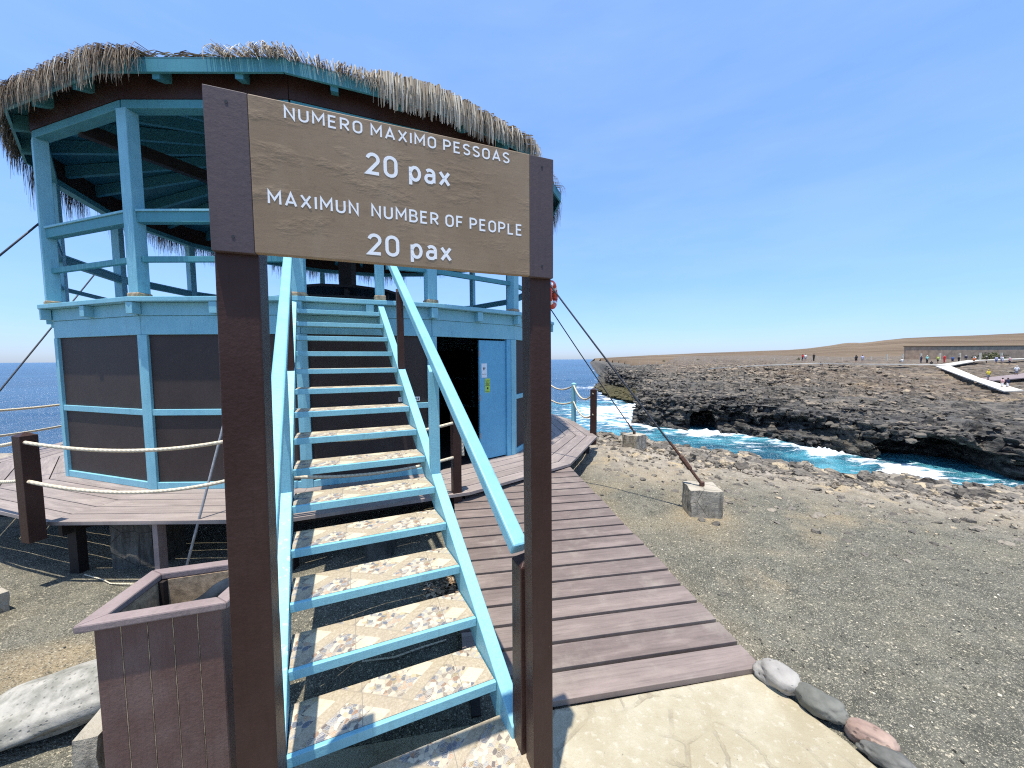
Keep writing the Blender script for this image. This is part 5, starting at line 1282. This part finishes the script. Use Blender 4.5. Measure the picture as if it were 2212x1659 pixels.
def person(x, y, z, yaw, shirt, legs, hat, label, pose='stand', seed=0, h=1.72):
    rg = random.Random(seed); o = empty('person', (x, y, z), label, 'person', 'people on the far rocks'); o.rotation_euler = (0, 0, yaw); s = h/1.72
    st = rg.uniform(.10, .24) if pose == 'walk' else .05
    J = {'pel': (0, 0, .92), 'wst': (0, .01, 1.10), 'cst': (0, .0, 1.30), 'nck': (0, .0, 1.47), 'hd0': (0, -.015, 1.56), 'hd1': (0, -.02, 1.66),
         'hl': (-.09, 0, .90), 'hr': (.09, 0, .90), 'kl': (-.10, -.03-st*.5, .50), 'kr': (.10, -.03+st*.5, .50), 'al': (-.11, -st, .08), 'ar': (.11, st, .08), 'tl': (-.12, -st-.15, .03), 'tr': (.12, st-.15, .03),
         'sl': (-.19, 0, 1.40), 'sr': (.19, 0, 1.40), 'el': (-.25, .03, 1.14), 'er': (.25, .03, 1.14), 'wl': (-.24, -.06, .90), 'wr': (.24, -.06, .90), 'fl': (-.235, -.09, .82), 'fr': (.235, -.09, .82)}
    if pose == 'phone': J['er'] = (.26, -.10, 1.2); J['wr'] = (.14, -.30, 1.42); J['fr'] = (.12, -.33, 1.5); J['el'] = (-.26, -.10, 1.2); J['wl'] = (-.10, -.30, 1.42); J['fl'] = (-.08, -.33, 1.5)
    if pose == 'sit':
        for k_ in J: J[k_] = (J[k_][0], J[k_][1], J[k_][2]-.62)
        J['kl'] = (-.15, -.40, .42); J['kr'] = (.15, -.40, .42); J['al'] = (-.15, -.42, .06); J['ar'] = (.15, -.42, .06); J['tl'] = (-.15, -.56, .03); J['tr'] = (.15, -.56, .03)
    J = {k_: tuple(c*s for c in p) for k_, p in J.items()}
    B = [('pel', 'wst', .15, .13), ('wst', 'cst', .13, .16), ('cst', 'nck', .15, .06), ('nck', 'hd0', .055, .085), ('hd0', 'hd1', .092, .09), ('cst', 'sl', .10, .07), ('cst', 'sr', .10, .07),
         ('sl', 'el', .058, .045), ('sr', 'er', .058, .045), ('el', 'wl', .043, .032), ('er', 'wr', .043, .032), ('wl', 'fl', .036, .03), ('wr', 'fr', .036, .03), ('pel', 'hl', .12, .10), ('pel', 'hr', .12, .10),
         ('hl', 'kl', .088, .06), ('hr', 'kr', .088, .06), ('kl', 'al', .056, .04), ('kr', 'ar', .056, .04), ('al', 'tl', .045, .035), ('ar', 'tr', .045, .035)]
    body_mesh('body', J, B, skin, o)
    g_ = .018
    body_mesh('shirt', J, [(a, b, ra+g_, rb_+g_) for a, b, ra, rb_ in (('pel', 'wst', .15, .14), ('wst', 'cst', .14, .16), ('cst', 'nck', .15, .05), ('cst', 'sl', .10, .075), ('cst', 'sr', .10, .075), ('sl', 'el', .062, .05), ('sr', 'er', .062, .05))], cm('cloth_'+shirt, CL[shirt]), o)
    tb_ = [('pel', 'hl', .125, .105), ('pel', 'hr', .125, .105), ('hl', 'kl', .095, .075), ('hr', 'kr', .095, .075)]
    lg, ln = legs
    if ln: tb_ += [('kl', 'al', .065, .055), ('kr', 'ar', .065, .055)]
    body_mesh('trousers' if ln else 'shorts', J, [(a, b, ra+g_, rb_+g_) for a, b, ra, rb_ in tb_], cm('cloth_'+lg, CL[lg]), o)
    hd = Vector(J['hd1'])
    m = MB()
    if hat:
        m.tube([hd+up*.0, hd+up*.05, hd+up*.10], [.108, .10, .05], 10); m.tube([hd+up*.0-Vector((0, .03, 0)), hd+up*.012-Vector((0, .03, 0))], [.16, .15], 12); q_ = m.build('hat', cm('cloth_'+hat, CL[hat]), None, smooth=True)
    else:
        m.tube([hd-up*.06+Vector((0, .035, 0)), hd+up*.0+Vector((0, .025, 0)), hd+up*.06+Vector((0, .01, 0)), hd+up*.092], [.085, .10, .08, .03], 10); q_ = m.build('hair', hair, None, smooth=True)
    q_.parent = o
PEO = [(69.2, 88.2, 3.4, 'red', ('navy', 0), None, 'stand', 'person in a red top left of the walkers on the far boardwalk'),
 (69.95, 88.3, 2.7, 'white', ('grey', 0), None, 'stand', 'person in a white top close behind the one in red at far left'),
 (72.5, 89, 3.0, 'black', ('black', 1), None, 'stand', 'lone person all in black on the far boardwalk'),
 (76.7, 92, 1.0, 'grey', ('black', 0), None, 'sit', 'person in grey sitting alone on the far rocks'),
 (80.2, 86.3, 2.0, 'black', ('black', 0), None, 'walk', 'person in black walking just left of two people in white'),
 (80.75, 87, 3.1, 'white', ('navy', 0), None, 'stand', 'person in a white shirt and navy shorts in the middle trio'),
 (82.3, 87, 2.6, 'lav', ('grey', 0), None, 'stand', 'person in a pale lavender top right of the middle trio'),
 (91.2, 86.6, 3.1, 'white', ('grey', 0), None, 'sit', 'person in a white top sitting on the edge of the far boardwalk'),
 (95.0, 86, 3.3, 'navy', ('navy', 1), None, 'stand', 'person dressed all in navy standing behind the boardwalk junction'),
 (96.4, 86, 2.9, 'teal', ('black', 1), 'white', 'stand', 'person in a pale green top and black trousers beside the one in navy'),
 (99.7, 88, 2.3, 'black', ('grey', 0), None, 'sit', 'person in a black top crouching beside the green top'),
 (105.8, 92, 3.1, 'lime', ('black', 0), 'yellow', 'stand', 'person in a lime yellow top among the far crowd'),
 (100.4, 86, 3.1, 'red', ('red', 1), 'pink', 'stand', 'person dressed all in bright red near the junction'),
 (113.0, 95, 2.2, 'blue', ('navy', 0), 'khaki', 'stand', 'person in a blue top and khaki hat in the far crowd'),
 (114.6, 95, 3.4, 'khaki', ('black', 0), None, 'stand', 'person in a khaki shirt at the back of the far crowd'),
 (112.2, 93, 3.0, 'black', ('black', 1), 'grey', 'stand', 'person in black with a grey hat in front of the far crowd'),
 (116.4, 95, 2.6, 'navy', ('khaki', 0), 'white', 'stand', 'person in navy with a white hat at the right of the far crowd'),
 (109.8, 88, 3.1, 'orange', ('black', 0), None, 'stand', 'tall person in an orange red shirt beside the green bush'),
 (114.9, 92, 2.9, 'white', ('grey', 0), None, 'stand', 'person in white just behind the orange red shirt'),
 (116.6, 91, 3.2, 'black', ('black', 0), 'white', 'stand', 'person in black with a white cap in front of the green bush'),
 (115.1, 88, 2.8, 'lav', ('blue', 0), None, 'stand', 'leftmost person in pale clothes at the right boardwalk'),
 (115.9, 87.5, 3.3, 'white', ('lav', 0), 'pink', 'phone', 'person in white with a pink cap raising a phone'),
 (119.0, 90, 3.0, 'lav', ('navy', 0), None, 'stand', 'person in a pale blue shirt right of the raised phone'),
 (114.8, 85.4, 3.1, 'pink', ('navy', 0), 'white', 'stand', 'person in pink and navy nearest the camera at the right railing'),
 (81.5, 63.2, 2.9, 'yellow', ('grey', 0), 'yellow', 'stand', 'person in a bright yellow top and cap where two boardwalks meet'),
 (76.3, 57.4, 3.1, 'pink', ('white', 0), None, 'walk', 'person in pink and white walking down the diagonal boardwalk'),
 (77.0, 57.3, 3.3, 'navy', ('white', 0), None, 'walk', 'person in a navy top walking beside the one in pink'),
 (92.0, 67.4, 2.2, 'white', ('grey', 0), 'white', 'stand', 'person in a white top and hat on the mauve boardwalk at the right edge')]
ZP = {24: -3.95, 25: -4.95, 26: -5.0, 27: -3.45}
for i, (x, y, yaw, sh, lg, hat, pose, lab) in enumerate(PEO):
    z = max(far_z(x, y)+.02, {0: -.74, 1: -.74, 2: -.76, 4: -1.15, 5: -1.1, 6: -1.1, 7: -1.26, 8: -1.36, 9: -1.36, 12: -1.31}.get(i, ZP.get(i, -9)))
    person(x, y, z, yaw, sh, lg, hat, lab, pose, i, 1.66+.12*((i*7) % 5)/5)
